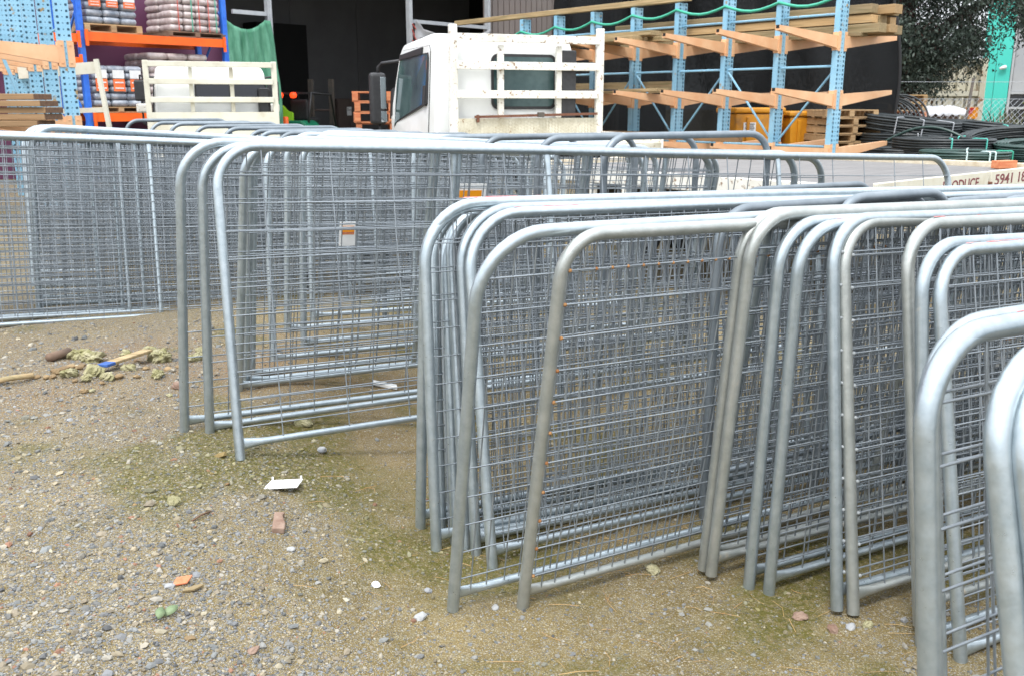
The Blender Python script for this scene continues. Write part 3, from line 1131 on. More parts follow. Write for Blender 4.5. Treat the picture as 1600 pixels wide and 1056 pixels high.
def truck(name, label, loc, yaw, W, Lc, zb, zr, tray_z, tray_l, paint, cab_off, head, big):
    """Local +y is the driving direction, the headboard stands at y = 0, the tray runs to -y."""
    t = thing(name, label, 'truck', loc, yaw)
    hb_ = W / 2
    hx = head.get('hx', 0)

    def hw(z):
        return hb_ - .02 - max(0, z - 1.25) * (.085 if big else .14)
    f0 = cab_off
    ztop = zr
    if big:
        prof = [(f0, zb), (f0 + Lc, zb), (f0 + Lc + .04, zb + .55), (f0 + Lc - .16, zr - .62), (f0 + Lc - .33, zr - .17), (f0 + Lc - .50, zr - .055), (f0 + .45, zr), (f0 + .12, zr - .02), (f0, zr - .16)]
    else:
        prof = [(f0, zb), (f0 + Lc + .9, zb), (f0 + Lc + .85, zb + .45), (f0 + Lc - .05, zb + .62), (f0 + Lc - .55, zr - .06), (f0 + Lc - .75, zr), (f0 + .2, zr), (f0 + .05, zr - .06), (f0, zr - .35)]
    vs, fs = extrude_profile(prof, hw)
    cab = MB().add(vs, fs).build('cab', paint, t, smooth_=True, bevel=.075 if big else .06, seg=4)

    def side(sx, poly, off):
        """polygon (f, z) laid on the side of the cab, off metres proud"""
        n = len(poly)
        a = [(sx * (hw(z) + off), f, z) for f, z in poly]
        b = [(sx * (hw(z) - .02), f, z) for f, z in poly]
        fs_ = [tuple(range(n)) if sx > 0 else tuple(range(n))[::-1], tuple(range(2 * n - 1, n - 1, -1)) if sx > 0 else tuple(range(n, 2 * n))]
        fs_ += [(i, (i + 1) % n, n + (i + 1) % n, n + i) for i in range(n)]
        return MB().add(a + b, fs_)
    fe = f0 + Lc
    for sx in (-1, 1):
        if big:
            door = [(f0 + .30, zb + .12), (fe - .12, zb + .12), (fe - .07, zb + .55), (fe - .25, zr - .60), (fe - .42, zr - .20), (fe - .55, zr - .15), (f0 + .37, zr - .15), (f0 + .30, zr - .22)]
            win = [(f0 + .37, zr - .84), (fe - .42, zr - 1.08), (fe - .27, zr - 1.15), (fe - .36, zr - .58), (fe - .46, zr - .30), (fe - .54, zr - .25), (f0 + .42, zr - .25), (f0 + .37, zr - .31)]
        else:
            door = [(f0 + .2, zb + .1), (fe - .1, zb + .1), (fe - .12, zb + .6), (fe - .58, zr - .1), (f0 + .22, zr - .1)]
            win = [(f0 + .26, zb + .66), (fe - .25, zb + .64), (fe - .62, zr - .16), (f0 + .26, zr - .16)]
        cen = (sum(p[0] for p in win) / len(win), sum(p[1] for p in win) / len(win))
        seal = [(cen[0] + (p[0] - cen[0]) * 1.06, cen[1] + (p[1] - cen[1]) * 1.05) for p in win]
        dc = (sum(p[0] for p in door) / len(door), sum(p[1] for p in door) / len(door))
        gap = [(dc[0] + (p[0] - dc[0]) * 1.018, dc[1] + (p[1] - dc[1]) * 1.012) for p in door]
        side(sx, gap, .002).build('door_gap', M_['black'], cab)
        d_ = side(sx, door, .008).build('door', paint, t)
        side(sx, seal, .012).build('window_seal', M_['black'], d_)
        side(sx, win, .016).build('window', M_['winglass'] if not big else M_['truckglass'], d_)
        side(sx, [(f0 + .36, zb + .70), (f0 + .46, zb + .70), (f0 + .46, zb + .95), (f0 + .36, zb + .95)] if big else [(f0 + .28, zb + .48), (f0 + .44, zb + .48), (f0 + .44, zb + .54), (f0 + .28, zb + .54)], .03).build('door_handle', M_['black'], d_, bevel=.008)
        if big:
            # weather shield, corner panel, mirror on a bent arm
            side(sx, [(f0 + .62, zr - .245), (fe - .45, zr - .275), (fe - .50, zr - .20), (f0 + .60, zr - .155)], .035).build('weather_shield', M_['black'], d_, bevel=.01)
            side(sx, [(fe - .14, zb + .58), (fe + .0, zb + .52), (fe - .01, zb + .92), (fe - .12, zb + .95)], .014).build('corner_trim', M_['black'], t)
            X = sx * hw(1.9)
            xo = sx * (hb_ + .13)
            MB().tube([(sx * (hw(zr - .3) - .01), fe - .36, zr - .27), (xo - sx * .05, fe + .02, zr - .29), (xo, fe + .06, zr - .34), (xo, fe + .06, zr - .48)], .022, 8).build('mirror_arm', M_['black'], t, True)
            MB().tube([(xo, fe + .06, zr - 1.12), (xo, fe + .06, zr - 1.30), (xo - sx * .05, fe + .03, zr - 1.46), (sx * (hw(zb + .9) - .01), fe - .07, zr - 1.52)], .018, 8).build('mirror_arm', M_['black'], t, True)
            mo = MB().box((xo + sx * .02, fe + .05, zr - .78), (.24, .13, .72)).build('mirror', M_['black'], t, bevel=.05, seg=3)
            box_part('mirror_glass', (xo - sx * .05, fe - .018, zr - .70), (.085, .008, .44), M_['mirrorglass'], mo, .003)
            box_part('mirror_glass', (xo - sx * .05, fe - .018, zr - 1.03), (.085, .008, .15), M_['mirrorglass'], mo, .003)
        else:
            xo = sx * (hb_ + .12)
            MB().tube([(sx * hw(zr - .15), fe - .5, zr - .13), (xo, fe - .25, zr - .10), (xo, fe - .22, zr - .18), (xo, fe - .22, zr - .75), (sx * (hw(1.1) - .02), fe - .2, zr - .85)], .014, 6).build('mirror_arm', M_['black'], t, True)
            MB().box((xo, fe - .24, zr - .30), (.17, .06, .29)).build('mirror', M_['black'], t, bevel=.025)
            MB().box((xo, fe - .24, zr - .54), (.16, .06, .13)).build('mirror', M_['whiterust'], t, bevel=.025)
    # rear window: rounded, black seal
    yb = f0 - .004

    def rr(x0, x1, z0, z1, r, y, th):
        pts = []
        for cx, cz, a0 in ((x1 - r, z1 - r, 0), (x0 + r, z1 - r, 90), (x0 + r, z0 + r, 180), (x1 - r, z0 + r, 270)):
            for k in range(6):
                a = R(a0 + 18 * k)
                pts.append((cx + r * math.cos(a), cz + r * math.sin(a)))
        return MB().prism(pts, th, M=Matrix(((1, 0, 0, 0), (0, 0, -1, y), (0, 1, 0, 0), (0, 0, 0, 1))))
    if big:
        seal = rr(-.22, .66, zr - .92, zr - .25, .09, yb, .012).build('rear_window_seal', M_['black'], t)
        rr(-.185, .625, zr - .885, zr - .285, .07, yb - .012, .004).build('rear_window', M_['truckglass'], seal)
        for k in range(8):
            rr(-.16 + k * .105, -.10 + k * .105, zr - 1.12, zr - 1.0, .028, yb, .010).build('vent_rib', paint, cab)
        for x in (-.74, .72):
            box_part('side_intake', (x + (.06 if x > 0 else -.02), f0 - .09, zr - .70), (.20 if x > 0 else .05, .14, 1.0), M_['black'] if x > 0 else paint, t, .02)
        MB().lathe([(0, .10), (.05, .09), (.07, .05), (.07, 0)], 14, Matrix.Translation((-.62, fe - .60, zr - .06))).build('roof_lamp', M_['black'], t, True)
    else:
        box_part('side_intake', (.66, f0 - .06, zr - .55), (.16, .12, .55), M_['black'], t, .04)
        seal = rr(-.22, .70, zr - .46, zr - .20, .05, yb, .010).build('rear_window_seal', M_['black'], t)
        rr(-.20, .68, zr - .44, zr - .22, .04, yb - .010, .004).build('rear_window', M_['winglass'], seal)
        for k in range(9):
            rr(-.62 + k * .15, -.53 + k * .15, zr - .72, zr - .55, .02, yb, .008).build('vent_rib', paint, cab)
    # windscreen
    a, b = (prof[2], prof[4]) if big else (prof[3], prof[4])
    fa, za = a[0] + (b[0] - a[0]) * (.34 if big else .05), a[1] + (b[1] - a[1]) * (.34 if big else .05)
    fb, zb_ = a[0] + (b[0] - a[0]) * .93, a[1] + (b[1] - a[1]) * .93
    MB().add([(-hw(za) + .12, fa + .015, za), (hw(za) - .12, fa + .015, za), (hw(zb_) - .12, fb + .015, zb_), (-hw(zb_) + .12, fb + .015, zb_)], [(0, 1, 2, 3)]).build('windscreen', M_['winglass'], t)
    # chassis, wheels, tray
    for x in (-.38, .38):
        box_part('chassis_rail', (x, (Lc - tray_l) / 2, zb + .05), (.08, Lc + tray_l, .16), M_['darksteel'], t)
    r = .38 if big else .32
    for x in (-hb_ + .16, hb_ - .16):
        wheel(t, x, Lc * .62 + f0, r, .22)
        wheel(t, x, -tray_l * .55, r, .24)
    tw = head.get('tw', W / 2 + .1)
    tr_ = box_part('tray', (hx, -tray_l / 2, tray_z - .05), (2 * tw, tray_l, .10), M_['checker'], t, .01)
    for sx in (-1, 1):
        box_part('tray_side', (hx + sx * (tw + .015), -tray_l / 2, tray_z - .02), (.03, tray_l, .2), head['mat'], t, .006)
    # headboard: posts, rails, solid panel below
    hp, mt = head, head['mat']
    for x in hp['posts']:
        sz = hp['post_w'] if abs(x) > tw - .2 else hp['post_w'] * .75
        top = hp['top'] + (hp['ear'] if abs(x) > tw - .2 else -.05)
        bot = tray_z + .003 if abs(x) > tw - .2 else hp['panel'] + .003
        dy = 0 if abs(x) > tw - .2 else .03
        box_part('headboard_post', (hx + x, dy, (bot + top) / 2), (sz, .06, top - bot), mt, t, .008)
    for k, z in enumerate(hp['rails']):
        xs = [-tw + hp['post_w'] / 2 + .03, tw - hp['post_w'] / 2 - .03]
        box_part('headboard_rail', (hx, -.033, z), (xs[1] - xs[0] + .0, .045, hp['rail_h']), mt, t, .006)
    pn = box_part('headboard_panel', (hx, -.012, (tray_z + hp['panel']) / 2 + .002), (2 * tw - hp['post_w'], .03, hp['panel'] - tray_z), hp['panel_mat'], t)
    if big:
        dm = MB().box((0, 0, 0), (.030, .008, .006)).mesh('tread_bump', M_['checker'])
        cnt = MB()
        nx_, nz_ = 46, 10
        for i in range(nx_):
            for j in range(nz_):
                a_ = R(45) if (i + j) % 2 else R(-45)
                cnt.box((hx - tw + .09 + i * (2 * tw - .18) / (nx_ - 1), -.029, tray_z + .05 + j * (hp['panel'] - tray_z - .08) / (nz_ - 1)), (.034, .007, .008), rot=Matrix.Rotation(a_, 3, 'Y'))
        tag(cnt.build('tread_pattern', M_['checker'], pn), kind='stuff')
        MB().bar((hx - tw + .30, -.06, hp['panel'] + .02), (hx + tw - .10, -.06, hp['panel'] + .055), .03, .03).build('rusty_bar', M_['rustbar'], t)
        box_part('bar_clip', (hx + .14, -.075, hp['panel'] + .045), (.09, .05, .06), M_['darksteel'], t, .01)
        for x in (hx - tw + .34,):
            box_part('bar_hook', (x, -.06, hp['panel'] - .0), (.03, .035, .09), M_['rustbar'], t)
    return t


M_['truckglass'] = mat('tinted_cab_glass', (.022, .052, .054), (.075, .12, .12), scale=2.2, rough=.05, spec=.45)
M_['rustbar'] = mat('rusted_brown_bar', (.10, .035, .02), (.16, .07, .04), scale=20, rough=.85)
zt = .02
ya = R(21)
big = truck('tray_truck', 'white cab tray truck with chipped white headboard and black door mirror', (.205 - .22 * math.cos(ya), 12.0 - .22 * math.sin(ya), zt), ya, 1.98, 2.2, .62, 2.20, .92, 1.55, M_['white'], .16,
            dict(mat=M_['whiterust'], panel_mat=M_['checker'], posts=(-.98, -.36, .42, .98), post_w=.10, top=2.10, ear=.17, rails=(2.12, 1.80, 1.46), rail_h=.095, panel=1.17, hx=.22, tw=1.03), True)
# steering wheel seen through the side glass stays outside of what the tinted pane shows
small = truck('cream_truck', 'low cream tray truck with a white cab and open cream headboard rails', (-3.93, 12.6, .05), R(20), 1.56, 1.30, .45, 1.80, .72, 1.7, M_['white'], .14,
              dict(mat=M_['cream'], panel_mat=M_['cream'], tw=.84, posts=(-.80, -.26, .25, .80), post_w=.07, top=1.83, ear=.03, rails=(1.815, 1.60, 1.37), rail_h=.07, panel=1.21), False)

# ------------------------------------------------------------------ cantilever racks


def perforated_upright(h, wd, dp, pitch=.062, cols=((-.33, .034), (0, .016), (.33, .034))):
    """Punched face in the local XZ plane at y = -dp/2 looking along -y, closed channel behind it."""
    mb = MB()
    n = int(h / pitch)
    cw = wd / 3
    for i, (cx, hs) in enumerate(cols):
        cx *= wd
        hs *= wd / .215
        x0, x1 = -wd / 2 + i * cw, -wd / 2 + (i + 1) * cw
        for k in range(n):
            z0, z1 = k * pitch, (k + 1) * pitch
            zc = (z0 + z1) / 2
            a, b, c, d = cx - hs / 2, cx + hs / 2, zc - hs / 2, zc + hs / 2
            y = -dp / 2
            v = [(x0, y, z0), (x1, y, z0), (x1, y, z1), (x0, y, z1), (a, y, c), (b, y, c), (b, y, d), (a, y, d)]
            mb.add(v, [(0, 1, 5, 4), (1, 2, 6, 5), (2, 3, 7, 6), (3, 0, 4, 7)])
    H_ = n * pitch
    w2, d2 = wd / 2, dp / 2
    mb.add([(-w2, -d2, 0), (-w2, d2, 0), (-w2, d2, H_), (-w2, -d2, H_)], [(0, 3, 2, 1)])
    mb.add([(w2, -d2, 0), (w2, d2, 0), (w2, d2, H_), (w2, -d2, H_)], [(0, 1, 2, 3)])
    mb.add([(-w2, d2, 0), (w2, d2, 0), (w2, d2, H_), (-w2, d2, H_)], [(0, 3, 2, 1)])
    mb.add([(-w2, -d2, H_), (w2, -d2, H_), (w2, d2, H_), (-w2, d2, H_)], [(0, 1, 2, 3)])
    return mb


def arm_mesh(L, r0=.17, r1=.065, up=.07, wd=.075):
    prof = [(0, -r0 * .55), (0, r0 * .45), (L, r0 * .45 + up), (L, r0 * .45 + up - r1)]
    mb = MB().prism(prof, wd, M=Matrix(((1, 0, 0, 0), (0, 0, -1, wd / 2), (0, 1, 0, 0), (0, 0, 0, 1))))
    # solid; a near-black plate paints the shade of its open end
    return mb


def cantilever(name, label, org, q, n, pitch, H_, levels, sides, L, z0=-.05, brace=True, skip=(), dpt=.085, wdt=.215):
    q = Vector((q[0], q[1], 0)).normalized()
    e = Vector((q.y, -q.x, 0))                       # to the right of the row direction
    rz = math.atan2(e.y, e.x)
    t = thing(name, label, 'rack', (org[0], org[1], z0), rz)   # local x = e, local y = q
    up = perforated_upright(H_, wdt, dpt).mesh('upright', M_['lblue'])
    am = arm_mesh(L).mesh('arm', M_['salmon'])
    bk = MB()
    hw_, hd_ = wdt / 2, dpt / 2
    bk.box((-hw_ + .028, -hd_ - .006, 0), (.06, .008, .27))
    bk.box((hw_ - .028, -hd_ - .006, 0), (.06, .008, .27))
    bk.box((-hw_ - .006, 0, 0), (.008, dpt + .02, .25))
    bk.box((hw_ + .006, 0, 0), (.008, dpt + .02, .25))
    bk.box((0, hd_ + .006, 0), (wdt + .02, .008, .25))
    for bx in (-hw_ + .03, hw_ - .03):
        for bz in (-.09, .09):
            bk.lathe([(0, .007), (.010, .006), (.011, 0)], 6, Matrix.Translation((bx, -hd_ - .010, bz)) @ Matrix.Rotation(math.pi / 2, 4, 'X'))
    bkm = bk.mesh('arm_bracket', M_['salmon'])
    tip = MB().box((0, 0, 0), (.004, .05, .042)).mesh('arm_end_shade', M_['darker'])  # near-black plate painting the shade inside the open arm
    for i in range(n):
        y = i * pitch
        o = link('upright', up, t)
        o.location = (0, y, 0)
        for z in levels:
            link('arm_bracket', bkm, t).location = (0, y, z - z0)
            for s_ in sides:
                if (i, z, s_) in skip:
                    continue
                a = link('arm', am, t)
                a.location = (s_ * (wdt / 2 + .008), y, z - z0)
                a.rotation_euler = (0, random.uniform(-.006, .006), 0 if s_ > 0 else math.pi)
                te = link('arm_end_shade', tip, a)
                te.location = (L + .001, 0, .09 + .07 - .033)
    if brace:
        for i in range(n - 1):
            y0, y1 = i * pitch + dpt / 2, (i + 1) * pitch - dpt / 2
            for z in (.75, 1.90, 2.62):
                MB().tube([(0, y0, z - z0), (0, y1, z - z0)], .018, 6).build('brace', M_['lblue'], t)
            a, b = (1.86, .80) if i % 2 else (1.86, .80)
            if i % 2 == 0:
                MB().tube([(0, y0, 1.86 - z0), (0, y1, .80 - z0)], .018, 6).build('brace', M_['lblue'], t)
            else:
                MB().tube([(0, y0, .80 - z0), (0, y1, 1.86 - z0)], .018, 6).build('brace', M_['lblue'], t)
    return t, q, e


RO = P(1304, 165, 14.0)
RQ = Vector((-.643, .766, 0))
RE = Vector((.766, .643, 0))
rr_, _, _ = cantilever('cantilever_rack', 'long light blue cantilever rack with salmon arms on both sides and timber on top', (RO.x, RO.y), RQ, 8, .99, 3.05, (.66, 1.43, 2.24), (-1, 1), 1.42)


def rp(t, e, z):
    return Vector((RO.x, RO.y, 0)) + RQ * t + RE * e + UP * z


def plank(name, label, a, b, wd, th, m, group=None, cat='timber'):
    a, b = Vector(a), Vector(b)
    x = (b - a).normalized()
    y = Vector((-x.y, x.x, 0)).normalized()
    o = MB().box((0, 0, 0), ((b - a).length, wd, th)).build(name, m, None, bevel=.004, seg=1)
    o.matrix_world = axes((a + b) / 2, x, y, x.cross(y))
    return tag(o, label, cat, group)


# timber lying on the top arms, camera side then far side
TB = 'timbers stored on the top arms of the blue rack'
zt2 = 2.24 + .155
for k, (e0, z_, t0, t1, m) in enumerate(((-.50, 0, 2.85, 7.0, 'wood'), (-.78, 0, 3.1, 7.1, 'wood'), (-1.06, 0, 2.95, 7.0, 'wood'), (-.55, .075, 3.0, 7.2, 'wood'), (-.86, .075, 2.75, 6.6, 'wood'))):
    plank('timber_plank', ['lowest mossy plank nearest the blue uprights on the top arms by the truck', 'mossy plank in the middle of the lower layer on the top arms', 'mossy plank lying at the tips of the top arms, lower layer', 'upper mossy plank nearest the uprights on the top arms', 'upper mossy plank with its end jutting out on the top arms'][k], rp(t0, e0, zt2 + z_), rp(t1, e0, zt2 + z_ + .0), .25, .07, M_[m], TB)
for k in range(3):
    for j in range(3):
        e0 = .36 + j * .25 + random.uniform(-.02, .02)
        sh = random.uniform(-.1, .12)
        plank('timber_beam', ['bottom', 'middle', 'top'][k] + ' layer beam, ' + ['nearest to', 'second from', 'third from'][j] + ' the uprights, in the bundle on the end arms', rp(-.42 + sh, e0, zt2 + .02 + k * .135 + random.uniform(-.006, .006)), rp(4.6 + sh, e0, zt2 + .02 + k * .135 + random.uniform(-.006, .006)), random.uniform(.17, .225), random.uniform(.105, .125), M_['woodnew' if (k + j) % 2 else 'wood'], TB)
plank('timber_plank', 'grey plank packed under the beams on the end top arm of the blue rack', rp(-.2, .30, zt2 - .055), rp(2.4, .30, zt2 - .055), .2, .05, M_['wood'], TB)
plank('timber_rail', 'mossy timber rail lying along the tops of the far blue uprights', rp(2.8, 0, 3.06), rp(9.2, 0, 3.06), .12, .09, M_['wood'])
plank('timber_plank', 'brown plank lying on the middle arms of the blue rack by the truck', rp(2.7, -.7, 1.43 + .16), rp(5.6, -.7, 1.43 + .16), .3, .05, M_['wood'])
plank('timber_plank', 'thin dark grey sheet lying on the middle arms nearest the truck', rp(3.5, -1.05, 1.43 + .165), rp(6.4, -1.05, 1.43 + .165), .3, .03, M_['darksteel'])
plank('timber_beam', 'reddish brown timber on the lowest rack arms behind the tall hoop', rp(1.3, -.45, .66 + .19), rp(4.5, -.45, .66 + .19), .12, .12, M_['woodbrown'])
plank('timber_beam', 'brown beam behind the middle arms of the blue rack at its truck end', rp(3.4, .5, 1.43 + .23), rp(7, .5, 1.43 + .23), .15, .2, M_['wood'])
# hose tied from upright to upright
pts = []
zz = [2.86, 2.84, 2.86, 2.88, 2.86, 2.82, 2.79, 2.76, 2.74]
for i in range(8):
    for k in range(6):
        f = k / 6
        t_ = i * .99 + f * .99
        z = zz[i] * (1 - f) + zz[i + 1] * f - .10 * math.sin(f * math.pi)
        pts.append(rp(t_, -.115, z))
tag(MB().tube(pts, .022, 6).build('hose', M_['strapgreen'], None, True), 'green hose sagging from upright to upright along the blue rack', 'hose')

# left rack
LO = P(104, 98, 10.3)
L2 = P(77, 98, 10.95)
lq = Vector((L2.x - LO.x, L2.y - LO.y, 0))
lr, lqn, le = cantilever('cantilever_rack', 'light blue punched steel rack with salmon arms beside the stacked brown boards', (LO.x, LO.y), lq, 5, lq.length, 3.7, (P(100, 85, 10.3).z, P(40, 203, 9.8).z), (-1,), 1.15, z0=.05, brace=False, dpt=.05, wdt=.145)
for i in range(5):
    MB().tube([(.05, i * lq.length + .066, 2.15 + .03 * i), (.05, (i + 1) * lq.length - .066, 2.10 + .03 * i)], .014, 6).build('brace', M_['lblue'], lr)
MB().bar((-.1, 2 * lq.length - .1, 1.0), (-.35, 2 * lq.length - .12, 1.85), .02, .035).build('brace', M_['lblue'], lr)
zb_ = P(40, 197, 9.5).z + .02
for k in range(5):
    a = P(72 + random.uniform(-10, 8), 160, 9.55)
    y0 = 9.62 + random.uniform(-.03, .03)
    o = plank('hardwood_board', ['brown board at the bottom of the small stack by the left blue rack', 'second brown board from the bottom of the stack by the left blue rack', 'brown board in the middle of the stack by the left blue rack',
                                 'brown board second from the top of the stack by the left blue rack', 'topmost brown board of the stack by the left blue rack'][k],
              (a.x - 2.2, y0 + .1, zb_ + .065 * k), (a.x, y0 - .02, zb_ + .065 * k), .34, .058, M_['woodbrown'], 'brown boards stacked by the left rack')
    MB().box((1.103, 0, 0), (.004, .33, .052)).build('sawn_end', M_['woodend'], o)

# cream frame leaning behind the left rack
cf = thing('steel_frame', 'cream steel frame with a leaning post between the left blue rack and the orange beams', 'frame', tuple(P(160, 198, 12.0)))
fo = Vector(cf.location)
MB().bar(P(150, 93, 12.0) - fo, P(171, 200, 12.0) - fo, .05, .05).build('leaning_post', M_['cream'], cf)
MB().bar(P(96, 200, 12.3) - fo, P(88, 118, 12.3) - fo, .05, .05).build('leaning_post', M_['cream'], cf)
MB().bar(P(30, 115, 12.2) - fo, P(152, 106, 12.05) - fo, .05, .14).build('cross_beam', M_['cream'], cf)
MB().bar(P(60, 176, 12.2) - fo, P(163, 172, 12.05) - fo, .05, .06).build('cross_beam', M_['cream'], cf)

# ------------------------------------------------------------------ behind the rack
NE = 4.0


def ncl(a, b):
    z = 4.6 - b * 4.7
    near = 1.25 + .75 * max(0, (z - 1.6) / 3.0) ** 1.5 + .25 * max(0, (1.2 - z)) ** 2 * .3
    t = near + a * (10.5 - near)
    e = NE + .16 * math.sin(a * 26 + b) + .07 * math.sin(a * 61 + b * 3) + .12 * math.sin(b * 5 + a * 9)
    return rp(t, e, z)


cloth('shade_cloth', 'black shade cloth hanging behind the long blue rack', 'shade cloth', M_['netblack'], ncl, 90, 24, thick=0.003)
hem = MB().tube([ncl(0, b / 20) for b in range(21)], .028, 6)
tag(hem.build('cloth_rope', M_['hem'], None, True), 'black rope along the curved near edge of the black shade cloth', 'rope')


def skip_bin(name, label, c, rz, w, d, h, m):
    t = thing(name, label, 'bin', c, rz)
    prof = [(-w / 2 + .06, 0), (w / 2 - .06, 0), (w / 2, h * .9), (-w / 2, h * .9)]
    MB().prism(prof, d, M=Matrix(((1, 0, 0, 0), (0, 0, 1, -d / 2), (0, 1, 0, 0), (0, 0, 0, 1)))).build('body', m, t, bevel=.02)
    box_part('lid', (0, 0, h * .9 + .06), (w + .06, d + .06, .10), m, t, .03)
    for x in (-w * .25, w * .25):
        box_part('rib', (x, -d / 2 - .02, h * .45), (.06, .04, h * .8), m, t, .008)
    for x in (-w / 2 + .15, w / 2 - .15):
        for y in (-d / 2 + .15, d / 2 - .15):
            MB().lathe([(0, -.03), (.07, -.03), (.07, .03), (0, .03)], 12, Matrix.Translation((x, y, -.06)) @ Matrix.Rotation(math.pi / 2, 4, 'Y')).build('caster', M_['rubber'], t)
    return t


c = rp(2.9, 2.5, 0)
yb_ = skip_bin('waste_bin', 'large yellow bin with a pale notice behind the blue rack', (c.x - .32, c.y, .1), R(12), .95, .8, 1.22, M_['yellow'])
pn_ = box_part('notice', (-.20, -.415, .86), (.24, .006, .17), M_['paper'], yb_)
for k in range(4):
    box_part('notice_line', (-.20, -.4195, .915 - .035 * k), (.19 - .03 * (k % 2), .003, .016), M_['ink'], pn_)
yb2 = skip_bin('waste_bin', 'second yellow bin in shade right beside the yellow bin with the notice', (c.x + .62, c.y + .2, .1), R(12), .7, .8, 1.15, M_['yellow'])
gb = skip_bin('waste_bin', 'dark green bin with pale paper sheets between the yellow bins and piled pallets', (c.x + 1.35, c.y + .5, .1), R(12), .75, .8, 1.0, M_['binGreen'])
for x, z, w_, h_ in ((-.22, .80, .13, .13), (.1, .68, .2, .32), (.2, .42, .14, .16)):
    o = box_part('paper_sheet', (x, -.425, z), (w_, .005, h_), M_['paper'], gb)
pp = P(1290, 235, 17.2)
for k in range(9):
    pallet('pallet', NTH[k] + ' pallet from the ground in the pile between green bin and end upright', (pp.x + random.uniform(-.03, .03) + .28, 17.4, .0 + .142 * k), R(10 + random.uniform(-3, 3)), M_['pallet'], 1.0, 1.0, .138, group='dark pallets piled by the green bin')
pp = P(1372, 150, 20.0)
for k in range(11):
    pallet('pallet', ('topmost tan pallet of the wide pile beside the dark tree' if k == 10 else 'second tan pallet from the top of the wide pile beside the tree') if k > 8 else NTH[k] + ' reddish pallet from the ground in the wide pile behind the pipe loops', (pp.x + random.uniform(-.04, .04), 20.0, -.25 + .165 * k), R(6 + random.uniform(-2, 2)),
           M_['woodnew'] if k > 8 else M_['palletred'], 1.55, 1.1, .16, group='tan pallets on the wide pile' if k > 8 else 'reddish pallets in the wide pile')
pp = P(1457, 170, 20.5)
for k in range(9):
    o = plank('timber_board', NTH[k] + ' board from the ground in the stack under the white plastic cover', (pp.x - .47 + random.uniform(-.05, .05), 20.6, -.2 + .165 * k), (pp.x + .47 + random.uniform(-.05, .05), 20.45, -.2 + .165 * k), .8, .13,
              M_['palletdark'] if k % 3 else M_['pallet'], 'boards under the white plastic cover', 'board')


def pcl(a, b):
    x, y = (a - .5) * 1.06, (b - .5) * 1.0
    edge = max(abs(x) / .56, abs(y) / .5)
    return Vector((pp.x + x, 20.5 + y, 1.245 + .06 + .02 * math.sin(a * 13) * math.sin(b * 11) + .018 * math.sin(a * 37 + b * 9) - .16 * max(0, edge - .86) / .14 + .02 * math.sin(a * 40)))


cloth('plastic_cover', 'white plastic cover crumpled over the top of the dark board stack', 'cover', M_['whiteplastic'], pcl, 36, 20)


# ------------------------------------------------------------------ pipe coils
def coil_mesh(name, Ro, nr, nz, r, m):
    mb = MB()
    rings = [(Ro - i * 2 * r, k) for i in range(nr) for k in range(nz) if i in (0, nr - 1) or k in (nz - 1,)]
    for rad, k in rings:
        ox, oy = random.uniform(-.012, .012), random.uniform(-.012, .012)
        z = r + k * 2 * r
        w1, w2 = random.uniform(0, 6), random.uniform(0, 6)
        mb.tube([((rad + .006 * math.sin(3 * a + w1)) * math.cos(a) + ox, (rad + .006 * math.sin(2 * a + w2)) * math.sin(a) + oy, z + .004 * math.sin(4 * a + w1)) for a in np.linspace(0, 2 * math.pi, 44, endpoint=False)], r * 1.02, 6, closed=True)
    return mb.mesh(name, m, True)


def coil(label, loc, Ro, nr, nz, r, m, straps, tilt=(0, 0, 0), group=None):
    t = thing('pipe_coil', label, 'pipe coil', loc, 0, group)
    t.rotation_euler = tilt
    link('windings', coil_mesh('windings', Ro, nr, nz, r, m), t)
    Ri = Ro - (nr - .5) * 2 * r
    h = nz * 2 * r
    for ang, mk in straps:
        a = R(ang)
        u = Vector((math.cos(a), math.sin(a), 0))
        o = .009
        q = [u * (Ro + r + o) + UP * 0, u * (Ro + r + o) + UP * h * .5, u * (Ro + r + o) + UP * h, u * (Ro + .4 * r) + UP * (h + o), u * (Ri + r) + UP * (h + o), u * (Ri - r) + UP * h, u * (Ri - r) + UP * 0]
        MB().tube(q, .011, 5).build('strap', M_[mk], t)
    return t


def coil_stack(px, ytop, Y, Ro, nr, nz, r, m, straps, labels, tilt=(0, 0, 0)):
    h = nz * 2 * r
    c = P(px, ytop, Y)
    n = 0
    z = c.z - h
    for lb in labels:
        coil(lb, (c.x + (0 if n == 0 else random.uniform(-.08, .08)), Y, max(z, float(G(c.x, Y)))), Ro, nr, nz, r, m, straps if n == 0 else straps[:1], tilt if n == 0 else (0, 0, 0))
        z -= h + .004
        n += 1


coil_stack(1507, 236, 13.7, .60, 6, 7, .0165, M_['pipegreen'], ((-112, 'strapwhite'), (-84, 'strapwhite'), (-76, 'strapwhite'), (-30, 'strapgreen'), (60, 'strapwhite')),
           ('dark green striped pipe coil just beyond the grey tray edge, with white straps', 'dark pipe coil directly under the green striped coil beyond the tray'))
coil_stack(1474, 216, 15.0, .74, 6, 6, .019, M_['pipe'], ((-105, 'strapaqua'), (-62, 'strapaqua'), (40, 'strapaqua')),
           ('wide black pipe coil with two aqua straps behind the green striped coil', 'black pipe coil under the wide one with aqua straps', 'lowest black pipe coil under the wide one with aqua straps'))
coil_stack(1424, 184, 17.0, .80, 7, 6, .022, M_['pipe'], ((-100, 'steelgrey'), (-60, 'steelgrey'), (-130, 'steelgrey')),
           ('black pipe coil with grey ties on top of the heap below the tan pallets', 'second black pipe coil below the one with grey ties', 'third black pipe coil below the one with grey ties'), (R(4), R(5), 0))
